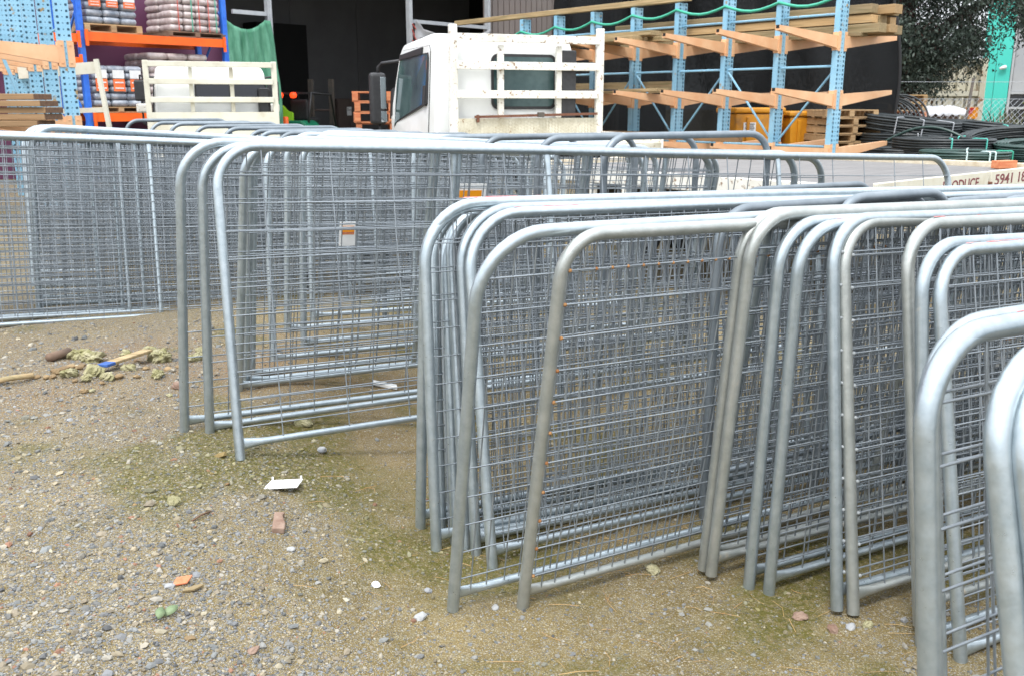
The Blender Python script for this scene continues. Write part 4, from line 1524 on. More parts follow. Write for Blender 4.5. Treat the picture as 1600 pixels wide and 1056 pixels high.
coil_stack(1590, 208, 15.6, .86, 6, 5, .019, M_['pipe'], ((-95, 'strapaqua'), (-130, 'strapaqua'), (-60, 'strapaqua')),
           ('black pipe coil tipped up in front of the spiky plant', 'black pipe coil under the tipped one by the spiky plant', 'bottom black pipe coil under the tipped one by the spiky plant'), (R(5), R(-7), 0))
coil_stack(1628, 222, 14.2, .62, 6, 7, .0165, M_['pipegreen'], ((-120, 'strapwhite'), (-104, 'steelgrey'), (-70, 'strapwhite')),
           ('dark green pipe coil at the picture edge with a slanted white strap', 'dark pipe coil under the green one with the slanted strap'), (R(3), R(-4), 0))
coil_stack(1405, 232, 15.4, .66, 6, 6, .018, M_['pipe'], ((-100, 'strapaqua'),), ('black pipe coil low at the left of the heap beside the tall loops', 'black pipe coil beneath the low one at the left of the heap'), (0, 0, 0))
coil_stack(1548, 193, 17.2, .85, 6, 6, .021, M_['pipe'], ((-100, 'strapaqua'), (-60, 'strapaqua')), ('large black pipe coil at the back of the heap before the spiky plant', 'large black pipe coil beneath the back one before the spiky plant'), (R(3), R(4), 0))
coil_stack(1500, 205, 18.5, .8, 5, 4, .02, M_['pipe'], ((-90, 'strapaqua'),), ('flat black pipe coil behind the others near the thin fence post',))
# a loose coil standing on edge: several slack loops
c = P(1362, 205, 18.2)
lp = thing('pipe_loops', 'slack black pipe loops standing on edge half behind the black shade cloth', 'pipe coil', (c.x, c.y, c.z))
for k in range(8):
    rad = .62 + .012 * (k % 5)
    sh = .06 * k
    tl = .9 - .03 * k
    pts = []
    for a in np.linspace(0, 2 * math.pi, 48, endpoint=False):
        x, z = rad * 1.2 * math.cos(a), rad * .86 * math.sin(a)
        x2 = x * math.cos(.55) - z * math.sin(.55)
        z2 = x * math.sin(.55) + z * math.cos(.55)
        pts.append((x2 * .95 + sh * .85, .25 * math.sin(a) + .2 - .02 * k, z2 * .92 + .012 * k + .02 * math.sin(a * 2 + k)))
    MB().tube(pts, .020, 6, closed=True).build('pipe_loop', M_['pipe'], lp, True)
c = P(1385, 225, 15.9)
pts = [P(1382 + 130 * f, 226 - 30 * math.sin(f * 2.6 + .12) + 6 * f, 16.1 - .8 * f) for f in np.linspace(0, 1, 24)]
tag(MB().tube(pts, .024, 8).build('pipe_length', M_['pipegreen'], None, True), 'loose green striped pipe arching over the black coils', 'pipe')

# ------------------------------------------------------------------ fence, container, turquoise building, plants
fp = P(1500, 200, 19.2)
fn = thing('wire_fence', 'chain link fence on leaning dark posts in front of the cream container', 'fence', (fp.x, fp.y, -.3))
for dx in (-2.6, 0, 2.6):
    MB().tube([(dx, .05 * dx, 0), (dx + .16, .05 * dx, 2.18)], .03, 8).build('post', M_['darksteel'], fn, True)
mb = MB()
for i in range(-26, 44):
    for s_ in (-1, 1):
        x0 = -2.6 + i * .12
        a, b = (x0, 0), (x0 + s_ * 1.75, 1.75)
        # clip to the panel
        def clipx(p, q_):
            if (p[0] < -2.6 and q_[0] < -2.6) or (p[0] > 2.6 and q_[0] > 2.6):
                return None
            p, q_ = list(p), list(q_)
            for u_, w_ in ((p, q_), (q_, p)):
                for lim in (-2.6, 2.6):
                    if (u_[0] < lim) == (lim < 0) and abs(u_[0]) > 2.6 and abs(w_[0] - u_[0]) > 1e-6:
                        f = (lim - u_[0]) / (w_[0] - u_[0])
                        u_[1] += (w_[1] - u_[1]) * f
                        u_[0] = lim
            return p, q_
        r_ = clipx(a, b)
        if r_ and abs(r_[0][1] - r_[1][1]) > .02:
            mb.tube([(r_[0][0] + .08, .05 * r_[0][0] - .03, r_[0][1] + .02), (r_[1][0] + .08, .05 * r_[1][0] - .03, r_[1][1] + .02)], .0028, 3, cap=False)
for z in (.05, 1.77, 2.1):
    mb.tube([(-2.6 + .07 * z, -.16, z), (2.6 + .07 * z, .1, z)], .004, 4)
tag(mb.build('chain_link_mesh', M_['steelgrey'], fn), kind='stuff')

cc = P(1453, 200, 26)
ct_ = thing('shipping_container', 'cream shipping container with rust streaks seen end on behind the tree', 'container', (cc.x, 26, -.45), R(-24))
box_part('body', (0, 3.05, 1.55), (2.40, 6.0, 2.75), M_['container'], ct_)
for x in (-1.17, 1.17):
    box_part('corner_post', (x, -.04, 1.5), (.14, .16, 3.0), M_['container'], ct_, .01)
for z in (.12, 2.92, 2.1):
    box_part('end_rail', (0, -.03, z), (2.19, .12, .14), M_['container'], ct_, .008)
for i in range(8):
    x = -1.0 + i * .265
    for z0, z1 in ((.20, 2.02), (2.18, 2.84)):
        box_part('door_panel', (x + .06, -.006, (z0 + z1) / 2), (.20, .05, z1 - z0), M_['container'], ct_, .012)
for x in (-.62, -.2, .28, .72):
    MB().tube([(x, -.07, .25), (x, -.07, 2.0)], .018, 6).build('lock_rod', M_['container'], ct_)
mk = box_part('marker_board', (.98, -.14, 1.60), (.30, .02, .30), M_['amber'], ct_)
MB().prism([(-.13, .13), (.07, .13), (.0, -.02), (-.13, -.09)], .004, M=Matrix(((1, 0, 0, .98), (0, 0, -1, -.152), (0, 1, 0, 1.60), (0, 0, 0, 1)))).build('marker_patch', M_['red'], mk)

tb = P(1527, 165, 32)
tl_ = thing('turquoise_building', 'turquoise wall panelled building with tall dark windows behind the container', 'building', (tb.x, 32, -.6), R(-32))
for i, (a, b) in enumerate(((0, .42), (.42, .86))):
    box_part('wall_panel', ((a + b) / 2, .1, 4), (b - a - .012, .2, 8), M_['teal'], tl_, .006)
box_part('side_wall', (.06, 4.2, 4), (.12, 8, 8), M_['teal'], tl_)
box_part('rear_wall', (3.5, .25, 4), (5.4, .1, 8), M_['darker'], tl_)
for (z0, z1, mt) in ((0, 1.82, 'winglass'), (1.90, 2.30, 'winglass'), (2.38, 4.4, 'winglass2'), (4.5, 7.9, 'winglass')):
    for j in range(3):
        if mt == 'winglass2' and 'winglass2' not in M_:
            M_['winglass2'] = mat('grey_window_pane', (.30, .31, .33), (.36, .37, .39), scale=.5, rough=.08, spec=.8)
        box_part('window_pane', (.95 + .75 + j * 1.58, .1, (z0 + z1) / 2), (1.5, .03, z1 - z0), M_[mt], tl_)
for z in (1.86, 2.34, 4.45):
    box_part('window_frame', (3.3, .085, z), (4.8, .08, .07), M_['alu'], tl_)
for x in (.905, 2.49, 4.07):
    box_part('window_frame', (x, .08, 4), (.07, .1, 8), M_['alu'], tl_)
MB().lathe([(0, .09), (.05, .08), (.06, 0), (.04, -.12), (0, -.13)], 12, Matrix.Translation((.66, -.1, 3.15)) @ Matrix.Rotation(R(70), 4, 'Y')).build('wall_lamp', M_['paper'], tl_, True)


LEAF = vcol_mat('leaf', rough=.55, spec=.4)


def leaf_cloud(name, cents, per, spread, droop, ll, lw, cols, cw, parent=None, kind=None):
    """Many separate leaves round twig ends."""
    cents = np.array([tuple(c) for c in cents])
    n = len(cents) * per
    c = np.repeat(cents, per, 0)
    off = rng.normal(0, 1, (n, 3)) * np.array(spread)
    p = c + off
    p[:, 2] -= np.abs(rng.normal(0, droop, n))
    d = np.stack([rng.normal(0, .6, n), rng.normal(0, .6, n), rng.normal(-.55, .5, n)], 1)
    d /= np.linalg.norm(d, axis=1)[:, None]
    s_ = np.cross(d, rng.normal(0, 1, (n, 3)))
    s_ /= np.linalg.norm(s_, axis=1)[:, None]
    L_ = ll * rng.uniform(.6, 1.3, n)[:, None]
    W_ = lw * rng.uniform(.7, 1.3, n)[:, None]
    V_ = np.stack([p, p + d * L_ * .45 + s_ * W_ * .5, p + d * L_, p + d * L_ * .45 - s_ * W_ * .5], 1).reshape(-1, 3)
    F_ = (np.arange(n) * 4)[:, None] + np.arange(4)[None]
    me = np_mesh(name, V_, F_, LEAF)
    pick = rng.choice(len(cols), len(cents), p=cw)
    cc_ = np.array(cols)[np.repeat(pick, per)] * rng.uniform(.6, 1.4, (n, 1))
    set_cols(me, np.repeat(cc_, 4, 0))
    o = link(name, me, parent)
    if kind:
        o['kind'] = kind
    return o


GUM = [(.038, .055, .042), (.058, .080, .064), (.022, .034, .026), (.11, .045, .042)]
GW = [.44, .28, .23, .05]


def gum_tree(label, base, limbs, cents, per):
    t = thing('gum_tree', label, 'tree', base)
    b = Vector(base)
    mb = MB()
    for (pts, r0, r1) in limbs:
        pts = [Vector(p) - b for p in pts]
        n = len(pts)
        fine = []
        for i in range(n - 1):
            for k in range(4):
                f = k / 4
                fine.append(pts[i].lerp(pts[i + 1], f) + Vector((random.uniform(-.04, .04), random.uniform(-.04, .04), 0)))
        fine.append(pts[-1])
        rs = [r0 + (r1 - r0) * i / (len(fine) - 1) for i in range(len(fine))]
        mb.tube(fine, rs, 8)
    mb.build('trunk', M_['bark'], t, True)
    # twigs to the leaf clumps
    tw = MB()
    ends = [Vector(p) for l in limbs for p in l[0][1:]]
    for c_ in cents[::3]:
        e_ = min(ends, key=lambda q_: (q_ - c_).length)
        m_ = e_.lerp(c_, .5) + Vector((0, 0, .25))
        tw.tube([e_ - b, m_ - b, c_ - b], [.03, .02, .008], 4)
    tag(tw.build('twigs', M_['bark'], t), kind='stuff')
    leaf_cloud('crown', [c_ - b for c_ in cents], per, (.22, .22, .18), .12, .10, .036, GUM, GW, t)
    return t


def cents_in(boxes, gaps):
    out = []
    for (x0, x1, y0, y1, Y0, Y1, n) in boxes:
        k = 0
        while k < n:
            px, py = random.uniform(x0, x1), random.uniform(y0, y1)
            if any(((px - g[0]) / g[2]) ** 2 + ((py - g[1]) / g[3]) ** 2 < 1 for g in gaps):
                k += .2
                continue
            out.append(P(px, py, random.uniform(Y0, Y1)))
            k += 1
    return out


YT = 22
cs = cents_in(((1368, 1480, -260, 70, 20.5, 24, 210), (1372, 1455, 50, 128, 20.8, 23, 120), (1440, 1480, 60, 115, 21, 22.5, 22), (1480, 1545, -260, 52, 20, 23, 95), (1500, 1528, 45, 92, 20, 21, 22),
               (1545, 1700, -260, 12, 19.5, 23, 170), (1575, 1640, 5, 42, 19.5, 21, 16)),
              ((1434, 14, 13, 26), (1490, 26, 15, 24), (1541, 35, 10, 22), (1468, -60, 25, 20), (1475, 62, 18, 9)))
tbase = P(1408, 165, YT)
gum_tree('large dark gum tree with drooping leaves and reddish tips beside the cream container', (tbase.x, YT, -.5),
         [([Vector((tbase.x, YT, -.5)), P(1410, 110, 22), P(1418, 30, 22), P(1422, -120, 22.2)], .30, .12), ([P(1410, 110, 22), P(1448, 62, 21.8), P(1500, 25, 21.5), P(1560, -5, 21.3), P(1640, -40, 21)], .17, .05),
          ([P(1412, 80, 22), P(1395, 20, 22.2), P(1385, -120, 22.3)], .16, .06), ([P(1419, 20, 22), P(1460, -60, 21.8), P(1520, -160, 21.5)], .12, .05)], cs, 120)
cs2 = cents_in(((1010, 1375, -180, 60, 25, 29, 330), (960, 1375, 40, 140, 25, 28, 150)), ((985, 12, 22, 26), (1020, 30, 16, 20)))
tb2 = P(1190, 160, 27)
gum_tree('dark spreading gum tree mostly hidden by the black shade cloth and blue rack', (tb2.x, 27, -.6),
         [([Vector((tb2.x, 27, -.6)), P(1192, 60, 27), P(1180, -160, 27)], .28, .1), ([P(1191, 90, 27), P(1080, 10, 26.5), P(1010, -60, 26)], .15, .05), ([P(1191, 70, 27), P(1280, 0, 27), P(1350, -60, 27)], .15, .05)], cs2, 70)

# spiky plant and a small shrub
sp_ = P(1575, 195, 21.5)
fx = thing('flax_plant', 'spiky flax plant with arching strap leaves beside the turquoise building', 'plant', (sp_.x, 21.5, .0))
vs, fs, cl = [], [], []
for k in range(150):
    a, L_, bend = random.uniform(0, 6.28), random.uniform(1.0, 1.75), random.uniform(.2, .9)
    o = Vector((random.uniform(-.4, .4), random.uniform(-.3, .3), 0))
    dx = Vector((math.cos(a), math.sin(a), 0))
    sd_ = Vector((-math.sin(a), math.cos(a), 0)) * random.uniform(.018, .03)
    kk = len(vs)
    c_ = random.choice(((.12, .13, .05), (.20, .18, .09), (.07, .09, .035), (.26, .22, .12)))
    for j in range(6):
        f = j / 5
        p_ = o + dx * (L_ * bend * f ** 1.6) + UP * (L_ * (f - .45 * bend * f ** 2.4))
        wf = (1 - f) ** .6 * (.6 + .8 * f) + .02
        vs += [tuple(p_ - sd_ * wf), tuple(p_ + sd_ * wf)]
        cl += [c_, c_]
    fs += [(kk + 2 * j, kk + 2 * j + 1, kk + 2 * j + 3, kk + 2 * j + 2) for j in range(5)]
fxm = np_mesh('strap_leaves', np.array(vs), np.array(fs), LEAF)
set_cols(fxm, np.array(cl))
tag(link('strap_leaves', fxm, fx), kind='stuff')
sp_ = P(1553, 150, 27.5)
sh_ = thing('shrub', 'small olive shrub squeezed between the container and the turquoise wall', 'shrub', (sp_.x, 25, -.5))
leaf_cloud('foliage', [Vector((random.uniform(-.18, .18), random.uniform(-.2, .2), random.uniform(.9, 2.3))) for _ in range(40)], 40, (.09, .09, .12), .05, .07, .035, [(.14, .15, .03), (.2, .18, .05), (.08, .1, .02)], [.5, .2, .3], sh_)
MB().tube([(0, 0, 0), (.03, 0, .9), (0, .02, 1.9)], [.03, .02, .01], 6).build('stem', M_['bark'], sh_)
sp_ = P(1350, 150, 27)

# ------------------------------------------------------------------ flat tray with lettered side boards
TA, TBv = Vector((-.660, .751, 0)), Vector((.751, .660, 0))
T0 = Vector((2.33, 6.5, 0))
LA, LB, DZ = 3.3, 3.29, .78
ft = thing('flat_tray_trailer', 'flat grey decked tray trailer with cream side boards lettered in maroon', 'trailer', tuple(T0), math.atan2(TBv.y, TBv.x))   # local x = along the lettered side, local y = along the near end
for i in range(11):
    w_ = LA / 11
    box_part('deck_board', (LB / 2, w_ * (i + .5), DZ - .02), (LB - .04, w_ - .006, .04), M_['deck'], ft, .003)
M_['edge'] = mat('chipped_yellowish_edge', (.46, .38, .26), (.62, .56, .44), scale=14, rough=.6, rust=.08, rscale=40)
box_part('end_rail', (-.02, LA / 2, DZ - .03), (.05, LA + .06, .13), M_['whiterust'], ft, .008)
box_part('end_rail', (-.02, LA / 2, DZ - .265), (.05, LA + .06, .05), M_['whiterust'], ft, .008)
for i in range(9):
    box_part('rail_post', (-.02, .12 + i * (LA - .24) / 8, DZ - .168), (.045, .06, .14), M_['whiterust'], ft, .006)
box_part('far_rail', (LB + .01, LA / 2, DZ + .005), (.05, LA, .09), M_['edge'], ft, .008)
box_part('side_rail', (LB / 2, LA + .02, DZ - .01), (LB, .04, .12), M_['edge'], ft, .008)
box_part('side_board', (1.29, -.02, DZ - .055), (1.90, .035, .165), M_['cream'], ft, .006)
box_part('side_board', (2.78, -.02, DZ - .055), (.98, .035, .165), M_['cream'], ft, .006)
for x in (2.265, .30):
    box_part('hinge', (x, -.03, DZ - .10), (.05, .05, .08), M_['rustbar'], ft, .006)
X3, Z3, Y3 = Vector((1, 0, 0)), Vector((0, 0, 1)), Vector((0, -1, 0))


for body, x0, x1, size in (('PRODUCE', 1.38, 2.04, .112), ('5941 1844', 2.365, 3.235, .125)):
    text('lettering', body, size, M_['maroon'], ft, axes((x0, -.0385, DZ - .092), X3, Z3, Y3), x1 - x0)
for y in (.7, 2.6):
    box_part('chassis_rail', (LB / 2, y, DZ - .2), (LB - .2, .1, .22), M_['darksteel'], ft)
for x in (.4, 1.2, 2.0, 2.9):
    box_part('cross_member', (x, LA / 2, DZ - .075), (.08, LA - .1, .06), M_['darksteel'], ft)
for x in (1.4, 2.1):
    for y in (.22, LA - .22):
        wl = wheel(ft, x, y, .27, .2)
        wl.rotation_euler = (0, 0, math.pi / 2)
        wl.location.z = .07
box_part('tail_lamp', (3.02, -.03, DZ - .20), (.16, .05, .07), M_['red'], ft, .01)
box_part('tail_lamp', (3.19, -.03, DZ - .20), (.14, .05, .07), M_['amber'], ft, .01)
MB().bar((.05, LA / 2, .42), (-.9, LA / 2, .42), .08, .08).build('drawbar', M_['darksteel'], ft)
bq = T0 + TBv * (LB - .15) + TA * .20 + UP * (DZ + .004)
bk_ = MB().box((0, 0, .035), (.22, .10, .07)).build('brick', M_['palletred'], None, bevel=.004)
bk_.location, bk_.rotation_euler = bq, (0, 0, .4)
tag(bk_, 'single brown brick lying at the far edge of the grey tray deck', 'brick')

# ------------------------------------------------------------------ galvanised mesh panels
TR, BR, WR = .0176, .0128, .0023
HB, RB_ = 1.10, .055


def arc(cx, cz, r, a0, a1, n=9):
    return [(cx + r * math.cos(R(a0 + (a1 - a0) * i / n)), 0, cz + r * math.sin(R(a0 + (a1 - a0) * i / n))) for i in range(n + 1)]


_cache = {}
KINDS_ = {   # corner radius, pitch of upright wires, pitch of level wires, wire radius, tube radius
    'dense': (.18, .052, .088, .0022, TR), 'tight': (.115, .050, .090, .0025, TR), 'square': (.13, .100, .090, .0025, TR), 'welded': (.13, .100, .090, .0025, TR),
    'open': (.15, .250, .098, .0026, TR), 'fine': (.14, .075, .050, .0026, .019)}


def panel_meshes(kind, L, var, tube_mat):
    key = (kind, L, var, tube_mat)
    if key in _cache:
        return _cache[key]
    rnd = random.Random(sum(map(ord, kind)) * 7 + var)
    rc, pv, ph, wr, tr = KINDS_[kind]
    path = [(0, 0, 0), (0, 0, .45), (0, 0, HB - rc - .01)] + arc(rc, HB - rc, rc, 180, 90) + [(L * .33, 0, HB + .002), (L * .66, 0, HB - .002)] + arc(L - rc, HB - rc, rc, 90, 0) + [(L, 0, .45), (L, 0, 0)]
    fr = MB().tube(path, tr, 14).mesh('frame', M_[tube_mat], ang=50)
    e = .075
    xs = [tr * .7, .03, e, e + .03, L * .5, L - e - .03, L - e, L - .03, L - tr * .7]
    fl = [(.45, 1.55), (.55, 1.5), (.95, 1.08), (1, 1), (1, 1), (1, 1), (.95, 1.08), (.55, 1.5), (.45, 1.55)]
    br = MB().tube([(x, 0, RB_ + (.004 if i == 4 else 0)) for i, x in enumerate(xs)], BR, 12, flat=fl).mesh('bottom_rail', M_[tube_mat], ang=50)
    su = MB().tube([(0, 0, RB_ + BR * .6), (0, 0, RB_ + .06), (0, 0, .6), (0, 0, HB - .10), (0, 0, HB - .06), (0, 0, HB - tr * .7)], .0125, 10, flat=[(1.3, .6), (1, 1), (1, 1), (1, 1), (1.1, .9), (1.35, .55)]).mesh('strut', M_[tube_mat], ang=50)
    mb = MB()

    def top_at(x):
        d = min(x, L - x)
        return HB if d > rc else HB - rc + math.sqrt(max(0, rc * rc - (rc - d) ** 2))

    def left_at(z):
        return 0 if z < HB - rc else rc - math.sqrt(max(0, rc * rc - (z - HB + rc) ** 2))
    y0 = -.007
    nv = int((L - pv * .6) / pv)
    off = (L - (nv - 1) * pv) / 2
    if kind == 'open':
        off = .16
    for i in range(nv):
        x = off + i * pv + rnd.uniform(-.003, .003)
        zt_ = top_at(x) - .004
        q = [(x, y0, RB_), (x + rnd.uniform(-.004, .004), y0 + rnd.uniform(-.003, .003), RB_ + (zt_ - RB_) * .35), (x + rnd.uniform(-.004, .004), y0 + rnd.uniform(-.003, .003), RB_ + (zt_ - RB_) * .7), (x + rnd.uniform(-.002, .002), y0, zt_)]
        mb.tube(q, wr, 5, cap=False)
    nh = int((HB - RB_ - ph * .4) / ph)
    zz_ = [RB_ + ph * (i + .62) for i in range(nh + 1) if RB_ + ph * (i + .62) < HB - .02]
    for z in zz_:
        x0 = left_at(z) + .004
        n = 6
        q = [(x0 + (L - 2 * x0) * k / n, y0 - wr * 1.9 + (rnd.uniform(-.003, .003) if 0 < k < n else 0), z + (rnd.uniform(-.004, .004) if 0 < k < n else 0)) for k in range(n + 1)]
        mb.tube(q, wr, 5, cap=False)
    wm = mb.mesh('wire_mesh', M_['wire'], True)
    ws = None
    if kind in ('tight', 'welded'):
        wb = MB()
        for z in zz_:
            x0 = left_at(z)
            for dx in ((tr * .9, 0), ):
                wb.lathe([(0, .006), (.0055, .003), (.0062, -.002), (.0, -.006)], 7, Matrix.Translation((x0 + dx[0], y0 - wr * 2, z)))
        if kind == 'tight':
            for i in range(0, 26):
                x = off + i * pv
                if x > rc * .8 and rnd.random() < .75:
                    wb.lathe([(0, .005), (.0048, .002), (.005, -.002), (.0, -.005)], 6, Matrix.Translation((x, y0 - wr * 2, zz_[-1])))
        ws = wb.mesh('weld_spots', M_['rust' if kind == 'tight' else 'weld'], True)
    _cache[key] = (fr, br, su, wm, ws)
    return _cache[key]


def pmat(x, y, z, yaw, lean, roll):
    yaw, lean, roll = R(yaw), R(lean), R(roll)
    u = Vector((math.sin(yaw) * math.cos(roll), math.cos(yaw) * math.cos(roll), math.sin(roll)))
    n = Vector((math.cos(yaw), -math.sin(yaw), 0))
    k = n.cross(u)
    if k.z < 0:
        k = -k
    w_ = (k * math.cos(lean) + n * math.sin(lean)).normalized()
    return axes((x, y, z), u, w_.cross(u), w_)


def panel(label, pose, kind, L=4.35, marks=(), group=None, tube='galv', var=None, sticker=None):
    t = thing('mesh_panel', label, 'fence panel', group=group)
    t.matrix_world = pmat(*pose)
    fr, br, su, wm, ws = panel_meshes(kind, L, var if var is not None else random.randrange(3), tube)
    link('frame', fr, t)
    link('bottom_rail', br, t)
    for s_ in (L / 3, L * 2 / 3):
        link('strut', su, t).location = (s_, .002, 0)
    tag(link('wire_mesh', wm, t), kind='stuff')
    if ws:
        tag(link('weld_spots', ws, t), kind='stuff')
    if marks:
        mk_ = MB()
        tr = KINDS_[kind][4] + .0007
        for (a, b) in marks:
            x = a
            while x < b:
                ln = random.uniform(.02, .06)
                a0 = random.uniform(62, 100)
                wd_ = random.uniform(10, 24)
                prof = []
                for q_ in range(5):
                    an = R(a0 + wd_ * q_ / 4)
                    for xx_ in (x, min(x + ln, b)):
                        prof.append((xx_ + .01 * q_ / 4, -tr * math.cos(an), HB + tr * math.sin(an)))
                mk_.add(prof, [(2 * q_, 2 * q_ + 1, 2 * q_ + 3, 2 * q_ + 2) for q_ in range(4)])
                x += ln + random.uniform(-.02, .03)
        tag(mk_.build('paint_mark', M_['redpaint'], t), kind='stuff')
    return t


GA, GB_, GC_ = 'mesh panels in the near leaning stack', 'mesh panels in the right hand near stack', 'mesh panels in the middle leaning stack'
panel('backmost panel of the near stack, leg upright, with red marks on its bent corner', (-.310, 2.887, -.041, 62.1, 2.6, -1.3), 'dense', 4.0, marks=((.12, .40), (.2, .32)), group=GA)
panel('panel tucked inside the bend of the backmost near stack panel', (-.237, 2.87, -.05, 62, -8, -3.0), 'dense', group=GA)
panel('second panel tucked inside the backmost bend of the near stack', (-.214, 2.95, -.05, 62, -9, -3.4), 'dense', group=GA)
panel('panel whose leg stands just right of the backmost near stack leg', (-.244, 2.744, -.048, 62.0, -6.0, -1.5), 'dense', group=GA)
panel('panel with leg slanting back, behind the wide leaning pair in the near stack', (-.115, 2.725, -.049, 62.0, -8.4, -1.6), 'dense', group=GA)
panel('panel with leg slanting down to the right and faint red marks on its top rail', (-.061, 2.646, -.053, 62.0, -10.7, -1.1), 'dense', marks=((.16, .42),), group=GA)
panel('near stack panel leaning toward the camera with its foot left of the rusty panel', (-.168, 2.372, -.038, 61.5, 9.0, -.6), 'dense', 2.8, group=GA)
panel('front panel of the near stack with rusty weld spots along its wire edge', (.030, 2.400, -.048, 59.8, 8.2, -1.3), 'tight', 4.35, group=GA, tube='galv_old')

panel('thin looking panel at the left end of the right hand stack', (.592, 2.612, -.04, 61.5, 3.2, -1.4), 'square', group=GB_, tube='galv_old')
panel('second panel from the left of the right hand stack, touching the first', (.608, 2.574, -.038, 61.5, 3.2, -1.4), 'square', group=GB_, tube='galv_old')
panel('third panel from the left of the right hand stack, leg set apart', (.715, 2.536, -.062, 61.5, .3, -1.4), 'square', group=GB_)
panel('fourth panel from the left of the right hand stack, red marks on its top rail', (.768, 2.508, -.07, 61.2, -.2, -1.3), 'square', marks=((.10, .42),), group=GB_)
panel('panel left of the rust streaked leg in the right hand stack', (.925, 2.375, -.04, 62.7, -8.7, -1.6), 'welded', group=GB_)
panel('panel with rust streaked leg and row of grey weld dots', (.968, 2.363, -.046, 61.6, -9.9, -1.7), 'welded', group=GB_, tube='galv_old')
panel('panel right of the weld dotted leg with red marks on its top', (1.125, 2.293, -.04, 62, -10.6, -1.6), 'square', marks=((.10, .3),), group=GB_, tube='galv_old')
panel('panel with broad bend behind the red marked double bend at the right', (1.103, 2.216, -.085, 62, -8.6, -1.8), 'square', group=GB_)
panel('double bend panel at the right with red strips along its top rail', (1.179, 2.150, -.09, 62, -12.1, -1.3), 'square', marks=((.10, .34), (.22, .5)), group=GB_)
panel('close panel with a thick leg running out of the bottom of the picture', (.641, 1.093, -.05, 61.2, -8.5, -.3), 'square', group=GB_, marks=((.2, .32),))
panel('panel just behind the close thick leg at the right', (.672, 1.135, -.05, 61.2, -9.2, -.3), 'square', group=GB_)
panel('very close panel whose leg slants right at the picture edge', (.758, .968, -.05, 61.2, -13, .6), 'square', group=GB_)
panel('closest panel of all, cut off by the right picture edge', (.80, .935, -.05, 61.2, -14.5, .6), 'square', group=GB_)

for k in range(2):
    panel('panel buried inside the near stack, seen only through the wires in front', (-.185 + .035 * k, 2.80 - .035 * k, -.06, 62, -9 - 1.5 * k, -2.6), ('dense', 'square')[k % 2], 4.1, group='inner panels of the near stack')

panel('front panel of the middle stack, slanted bright leg and wide open wire grid', (-.962, 3.085, .134, 58.6, -10.5, -2.2), 'open', 4.15, group=GC_, var=0)
panel('middle stack panel with a stout upright leg left of the slanted bright leg', (-1.150, 3.335, .115, 58.6, 3.2, -2.0), 'open', 3.0, group=GC_, var=1, marks=((.30, .50),))
panel('leftmost panel of the middle stack, its foot nearest the gravel', (-1.248, 3.345, .135, 58.6, 5.5, -2.6), 'open', 3.3, group=GC_, var=2)
for i, (lb, ps) in enumerate((('panel with pale leg in the bunch behind the slanted bright leg, frontmost of the bunch', (-1.19, 3.86, .12, 58.5, 10, -2.4)),
                              ('panel with pale leg in the middle of the bunch behind the slanted leg', (-1.175, 3.93, .12, 60.0, 9, -2.4)),
                              ('panel with pale leg at the back of the bunch behind the slanted leg', (-1.19, 4.06, .115, 60.5, 8, -2.4)))):
    panel(lb, ps, 'square', 2.5, group=GC_)
for i in range(4):
    q_ = .32 * i
    panel('panel packed in the middle of the long middle stack, seen only through other wires', (-1.16 - .13 * q_ + .12 * (i % 2), 4.35 + q_ * .98, .105, 58 + i * .4, -4 + 3 * (i % 3), -2.8), ('open', 'open', 'square')[i % 3], 2.3, group='inner panels of the middle stack')

GD = 'mesh panels in the far stack at the left'
DO, DU, DN = Vector((-3.347, 4.719, .14)), Vector((.839, .545, 0)), Vector((-.545, .839, 0))
panel('front panel of the far left stack, fine square wires and a white flattened strut', (DO.x, DO.y, DO.z, 57.1, -10.5, -3.2), 'fine', group=GD, marks=((.72, .98),))
panel('second panel of the far left stack, directly behind its front panel', tuple(DO + DN * .16 - DU * .15 + UP * .012) + (57.3, -9.5, -3.3), 'fine', group=GD)
for k in range(3):
    p_ = DO + DN * (.22 + .05 * k) - DU * (.05 + .12 * k)
    panel(['third', 'fourth', 'fifth'][k] + ' panel from the front of the far left stack', (p_.x, p_.y, .15 - .004 * k, 57.3, -9.2 + .4 * k, -3.5), 'fine', group=GD)
for k in range(17):
    a = DN * (.34 + .24 * k)
    q_ = DO + a
    kx = (random.choice((38, 40, 43, 46)) - 800) / FPX      # the ends line up roughly, some set back
    s0 = (kx * (q_.y * CT + .18) - q_.x) / (.839 - .545 * kx * CT)
    p_ = q_ + DU * s0
    panel('panel packed behind the front of the far left stack, with only its top rail clear', (p_.x, p_.y, .138 - .0045 * k, 57 + random.uniform(-.8, .8), -6 + random.uniform(-4, 5), -4.4 + .05 * k), 'fine', 3.9, group='packed panels of the far left stack')

# ------------------------------------------------------------------ support hoops standing between the panels
HR = .0168


def hoop_mesh(W, h):
    key = ('hoop', round(W, 2), round(h, 2))
    if key not in _cache:
        rc = .125
        path = [(0, 0, 0), (0, 0, h - rc - .02)] + arc(rc, h - rc, rc, 180, 90, 8) + arc(W - rc, h - rc, rc, 90, 0, 8) + [(W, 0, 0)]
        cr = MB().tube([(.004, 0, .16), (W - .004, 0, .16)], .011, 8)
        _cache[key] = (MB().tube(path, HR, 12).mesh('bent_tube', M_['hoop'], ang=50), cr.mesh('cross_bar', M_['hoop'], True))
    return _cache[key]


def hoop(label, x, y, ztop, W=1.0, yaw=61, lean=0, group=None, base=None):
    zb0 = base if base is not None else float(G(x, y))
    t = thing('support_hoop', label, 'support hoop', group=group)
    t.matrix_world = pmat(x, y, zb0, yaw, lean, 0)
    a, b = hoop_mesh(W, ztop - zb0)
    link('bent_tube', a, t)
    link('cross_bar', b, t)


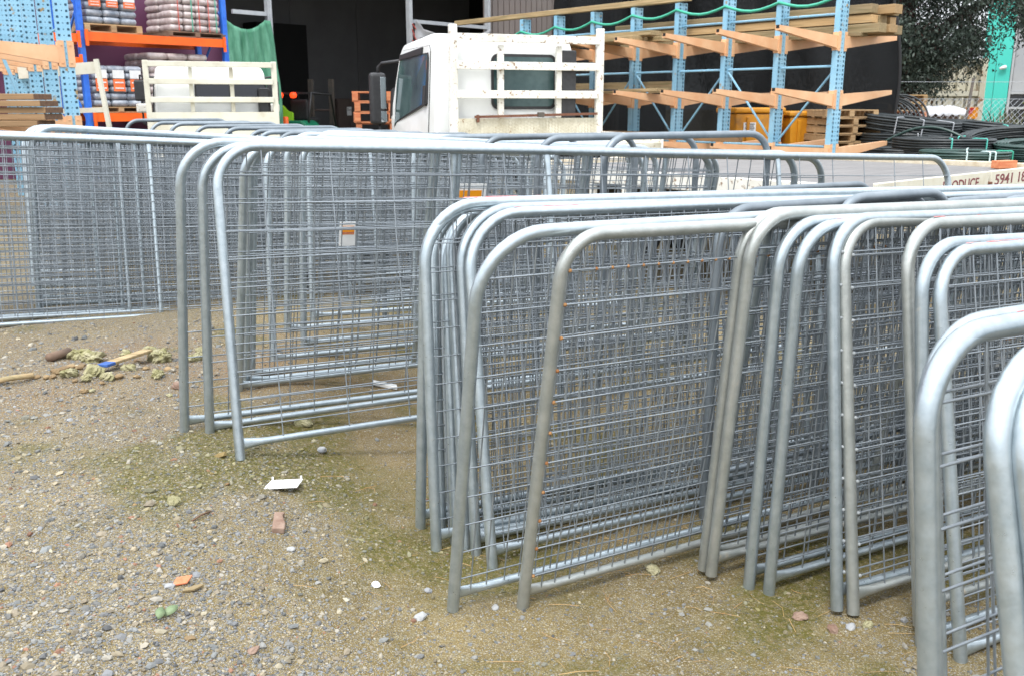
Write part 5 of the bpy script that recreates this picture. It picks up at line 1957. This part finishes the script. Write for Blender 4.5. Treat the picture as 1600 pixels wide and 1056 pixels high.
GH = 'hoops rising behind the middle and far stacks'
HP = [(945, 211), (840, 214), (752, 215), (670, 214), (592, 214), (530, 212), (467, 210), (432, 208), (400, 206), (385, 203), (347, 200), (302, 197), (263, 193), (233, 190), (195, 187)]
ORD = ['largest hoop, standing in front of the two long top rails by the big rack', 'second hoop from the largest one, its left foot on the strut of the bright panel',
       'third hoop from the largest one, below the stained tread plate', 'fourth hoop from the largest one, below the white truck door handle',
       'fifth hoop from the largest one, below the front corner of the white cab', 'sixth hoop from the largest one, left of the reddish pallets',
       'seventh hoop from the largest one, below the green forklift', 'eighth hoop from the largest one, below the orange bollard']
for i, (px, py) in enumerate(HP):
    d = 5906 / (px + 461)
    Y_ = d * (CT + (528 - py) / FPX * ST)
    c = P(px, py, Y_)
    if i < 8:
        hoop(ORD[i], c.x, Y_, c.z - HR * .5, group=GH)
    else:
        hoop('small hoop in the far run stepping up toward the cream truck', c.x, Y_, c.z - HR * .5, group='far run of hoops below the cream truck')
GH2 = 'hoops rising among the near stacks'
hoop('near hoop poking up just behind the rusty weld panel', .67, 3.0, P(1250, 321, 3.15).z, 1.02, group=GH2)
hoop('dark short hoop in front of two other hoops above the red marked rail', 1.115, 3.2, P(1390, 303, 3.4).z, .60, group=GH2)
hoop('pale hoop farthest back above the near stack rails', 1.04, 4.3, P(1210, 293, 4.4).z - .01, .9, group=GH2)
hoop('pale hoop second farthest back above the near stack rails', 1.17, 4.0, P(1290, 298, 4.2).z - .015, .95, group=GH2)
hoop('hoop at the right whose left bend rises beside the dark short hoop', 1.55, 3.45, P(1540, 308, 3.7).z, 1.0, group=GH2)
hoop('hoop at the far right edge above the red marked rail', 1.70, 3.3, P(1580, 311, 3.4).z, 1.0, group=GH2)


# small signs wired to the panels
def sign(label, pose, s_, h_, w_, hh, lines, yoff=-.022):
    t = thing('sign', label, 'sign')
    t.matrix_world = pmat(*pose) @ Matrix.Translation((s_, yoff, h_))
    box_part('plate', (0, 0, 0), (w_, .003, hh), M_['card'], t)
    box_part('colour_block', (0, -.0022, hh * .16), (w_ * .72, .001, hh * .36), M_['amber'], t)
    box_part('colour_block', (0, -.0022, hh * .04), (w_ * .72, .0014, hh * .10), M_['terracotta'], t)
    for k, (tx, sz) in enumerate(lines):
        text('lettering', tx, sz, M_['ink'], t, axes((-w_ * .40, -.0025, -hh * .17 - k * sz * 1.1), X3, Z3, Y3))
    return t


A6P = (.030, 2.400, -.048, 59.8, 8.2, -1.3)
sign('small white sign with an orange block and dark lettering, left of a matching one', A6P, 2.02, .62, .115, .22, (('SHUT G', .026),))
sign('small white sign with an orange block at the picture edge, right of a matching one', A6P, 2.20, .66, .12, .24, (('P', .04),))
C6P = (-1.19, 4.06, .115, 60.5, 8, -2.4)
sign('blank white sign with an orange strip in the middle stack, near its top', C6P, 1.02, .83, .17, .20, ())
sign('little tilted white sign with an orange patch low in the bunch of pale legs', C6P, .42, .70, .08, .11, ())


# ------------------------------------------------------------------ small things lying on the ground
def GP(px, py):
    d = P(px, py, 1) - Vector((0, 0, EYE))
    z = 0
    for _ in range(6):
        t = (z - EYE) / d.z
        z = gz(d.x * t, d.y * t)
    return Vector((d.x * t, d.y * t, z))


import bmesh


def rock(name, label, px, py, rpx, m, squash=.7, cat='stone', rough_=.28, group=None, sub=3, sx=1.25, rz=None):
    p = GP(px, py)
    r = rpx / FPX * p.y
    bm = bmesh.new()
    bmesh.ops.create_icosphere(bm, subdivisions=sub, radius=1)
    o1, o2 = random.uniform(0, 200), random.uniform(0, 200)
    for v in bm.verts:
        c = v.co
        n = float(fbm(np.array([c.x * 1.3 + o1 + c.z]), np.array([c.y * 1.3 + o2 + c.z * .7]), 3)[0]) - .5
        n2 = float(fbm(np.array([c.x * 4 + o2 + c.z * 3]), np.array([c.y * 4 + o1]), 2)[0]) - .5
        n3 = float(fbm(np.array([c.x * 9 + o1 + c.z * 5]), np.array([c.y * 9 + o2 + c.z * 4]), 2)[0]) - .5
        v.co = c * (1 + n * rough_ * 3.2 + n2 * rough_ * 1.3 + n3 * rough_ * .8)
        v.co.x *= sx
        v.co.z *= squash
        v.co *= r
    me = bpy.data.meshes.new(name)
    bm.to_mesh(me)
    bm.free()
    me.materials.append(m)
    me.polygons.foreach_set('use_smooth', [False] * len(me.polygons))
    o = link(name, me)
    o.location = p + UP * (r * squash * .45)
    o.rotation_euler = (random.uniform(-.2, .2), random.uniform(-.2, .2), random.uniform(0, 6.2) if rz is None else rz)
    return tag(o, label, cat, group)


GCL = 'pale clods heaped at the far left'
for i, (px, py, rp_, lb) in enumerate((
        (123, 560, 13, 'pale ragged clod at the back left of the heap'), (146, 565, 15, 'largest pale clod of the heap, behind the blue ended board'), (150, 585, 13, 'pale mossy clod touching the blue end of the broken board'),
        (136, 597, 8, 'small clod left of the blue board end, low in the heap'), (110, 587, 10, 'mossy clod at the left shoulder of the clod heap'), (197, 555, 7, 'little clod lying alone behind the broken board'),
        (234, 551, 9, 'clod just beyond the bare end of the broken board'), (251, 563, 15, 'long yellowish clod at the bare end of the broken board'), (247, 588, 9, 'round mossy clod in front of the long yellowish clod'),
        (202, 578, 9, 'flat clod lying against the middle of the broken board'), (304, 563, 10, 'mossy clod seen between the two left panel legs'), (313, 553, 8, 'clod behind the mossy one between the left panel legs'),
        (168, 594, 9, 'flat gravelly clod in front of the blue board end'))):
    rock('clod', lb, px, py, rp_, M_['stone'], .8, 'clod', rough_=.36, group=GCL, sub=4)
for i, (px, py, rp_) in enumerate(((99, 580, 9), (88, 583, 8), (109, 575, 7), (125, 575, 8), (82, 590, 7), (73, 592, 6), (178, 572, 6), (215, 567, 6), (184, 590, 7), (228, 577, 6), (262, 578, 6), (280, 575, 6), (58, 590, 6), (118, 598, 5), (160, 602, 5), (214, 590, 5))):
    rock('soil_clod', 'small brown lump of soil in the heap of clods', px, py, rp_, M_['soil'], .6, 'soil lump', group='brown soil lumps in the clod heap', sub=2)
rock('stone', 'pale pinkish stone left of the leftmost panel leg', 277, 605, 8, M_['brick'], .8)
rock('stone', 'brownish stone lying alone in front of the clod heap, left of a pale one', 131, 613, 6, M_['soil'], .7)
rock('stone', 'small pale stone beside a brownish one in front of the clod heap', 144, 612, 5, M_['stone'], .7)
rock('stone', 'flat tan stone between the clod heap and the left panel feet', 265, 618, 5, M_['stone'], .5)
rock('stone', 'mossy rounded stone under the bottom rail of the bright slanted panel', 474, 663, 11, M_['stone'], .7)
rock('stone', 'single dark grey stone on the moss below the open wire panel', 503, 704, 8, M_['stonegrey'], .7, sub=2)
rock('stone', 'cream yellow stone on gravel left of the white card', 271, 787, 12, M_['stone'], .65)
rock('stone', 'mossy stone near the front panel bottom rail, among straw', 1020, 893, 12, M_['stone'], .7)
rock('stone', 'light grey stone left of the near stack feet, below the brick shard', 455, 859, 6, M_['stonegrey'], .7, sub=2)
rock('stone', 'pale round stone on the bare mud between brick shard and near stack', 588, 914, 7, M_['card'], .55, sub=2)
rock('stone', 'grey angular stone in the gravel below the near stack front foot', 657, 965, 9, M_['stonegrey'], .7, sub=2)
rock('stone', 'grey stone just left of the leaning near stack foot', 669, 924, 6, M_['stonegrey'], .8, sub=2)
rock('stone', 'blue grey pebble lying flat right below the leaning foot', 774, 950, 7, M_['stonegrey'], .5, sub=2)
rock('stone', 'pale brown stone in gravel below the four leg group at the right', 1249, 964, 11, M_['brick'], .45)
rock('stone', 'pinkish stone in gravel near the bottom right, beside a blue grey one', 1302, 984, 9, M_['brick'], .7)
rock('stone', 'blue grey stone beside the pinkish one near the bottom right', 1329, 981, 7, M_['stonegrey'], .8, sub=2)
rock('stone', 'tan stone right of the blue grey stone near the bottom right', 1356, 977, 8, M_['stone'], .8)
rock('stone', 'grey stone left of the close thick leg', 1412, 970, 6, M_['stonegrey'], .8, sub=2)
rock('stone', 'brown flat stone in the gravel at the bottom left', 395, 1018, 10, M_['brick'], .5, sub=2)
rock('stone', 'reddish brown chip in the bottom left gravel, smaller of two', 297, 998, 8, M_['soil'], .5, sub=2)
rock('stone', 'dark stone touching the orange tile chip', 265, 917, 7, M_['stonegrey'], .7, sub=2)

# white card
p = GP(443, 761)
cd = thing('card', 'white card lying on the mossy ground in front of the middle stack', 'card', tuple(p), R(6))
MB().prism([(-.062, -.038), (.050, -.034), (.062, .036), (-.044, .034)], .003, z0=.012).build('sheet', M_['card'], cd)
for x in (-.040, .056):
    box_part('tab', (x, .037, .018), (.006, .006, .014), M_['card'], cd)
# brick shard
p = GP(435, 822)
o = MB().prism([(-.022, -.045), (.016, -.048), (.020, -.015), (.013, .03), (.022, .048), (-.012, .05), (-.016, .01)], .022).build('brick_shard', M_['brick'], None, bevel=.004)
o.location, o.rotation_euler = p + UP * .002, (R(8), R(6), R(16))
tag(o, 'dusty pink brown brick shard lying on end on the mud', 'brick shard')
p = GP(285, 911)
o = MB().prism([(-.026, -.012), (.012, -.016), (.028, .010), (-.012, .016)], .005).build('tile_chip', M_['terracotta'], None, bevel=.001)
o.location, o.rotation_euler = p + UP * .007, (R(14), R(-6), R(20))
tag(o, 'thin orange tile chip on the gravel at lower left', 'tile chip')
p = GP(303, 922)
o = MB().prism([(-.030, -.006), (.0, -.010), (.026, .004), (.02, .012), (-.02, .004)], .006).build('bark_chip', M_['wood'], None, bevel=.001)
o.location, o.rotation_euler = p + UP * .004, (R(4), 0, R(25))
tag(o, 'yellow brown bark chip below the orange tile chip', 'bark chip')
for lb, px, py, a in (('larger fallen green leaf on the gravel at lower left', 268, 961, 60), ('smaller fallen green leaf beside a larger one on the gravel', 251, 965, 95)):
    p = GP(px, py)
    vs = []
    for i in range(7):
        f = i / 6
        w_ = .011 * math.sin(f * math.pi) ** .8 + .0006
        vs += [(-.022 + .044 * f, -w_, .004 * math.sin(f * 3)), (-.022 + .044 * f, w_, .004 * math.sin(f * 3) + .004)]
    o = MB().add(vs, [(2 * i, 2 * i + 2, 2 * i + 3, 2 * i + 1) for i in range(6)]).build('leaf', M_['leafgreen'], None, True)
    sm = o.modifiers.new('thickness', 'SOLIDIFY')
    sm.thickness = .001
    o.location, o.rotation_euler = p + UP * .012, (R(12), R(-8), R(a))
    tag(o, lb, 'leaf')
# broken boards and sticks
a, b = GP(161, 583) + UP * .035, GP(233, 563) + UP * .05
bd2 = thing('broken_board', 'broken thin board with a blue painted end lying on the clod heap', 'board', tuple((a + b) / 2))
c = (a + b) / 2
f_ = a.lerp(b, .18)
MB().bar(f_ - c, b - c, .05, .014).build('board', M_['wood'], bd2, bevel=.003)
MB().bar(a - c, f_ - c, .05, .0142).build('painted_end', M_['bluepaint'], bd2, bevel=.003)
a, b = GP(-14, 604) + UP * .015, GP(54, 595) + UP * .02
tag(MB().tube([a, a.lerp(b, .4) + UP * .006, b], .012, 7).build('stick', M_['wood'], None, True), 'straight brown stick at the left picture edge below the clod heap', 'stick')
a, b = GP(78, 565) + UP * .02, GP(108, 557) + UP * .025
tag(MB().tube([a, b], .022, 10).build('pipe_offcut', M_['palletdark'], None, True), 'dark pipe offcut behind the left end of the clod heap', 'pipe')
a, b = GP(300, 815) + UP * .004, GP(330, 800) + UP * .004
tag(MB().tube([a, a.lerp(b, .5) + UP * .004, b], .003, 5).build('twig', M_['woodend'], None, True), 'thin dark twig on the mud right of the cream stone', 'twig')
a, b = GP(583, 601) + UP * .012, GP(620, 608) + UP * .012
tag(MB().bar(a, b, .05, .012).build('offcut', M_['card'], None), 'pale flat offcut lying under the middle stack', 'offcut')
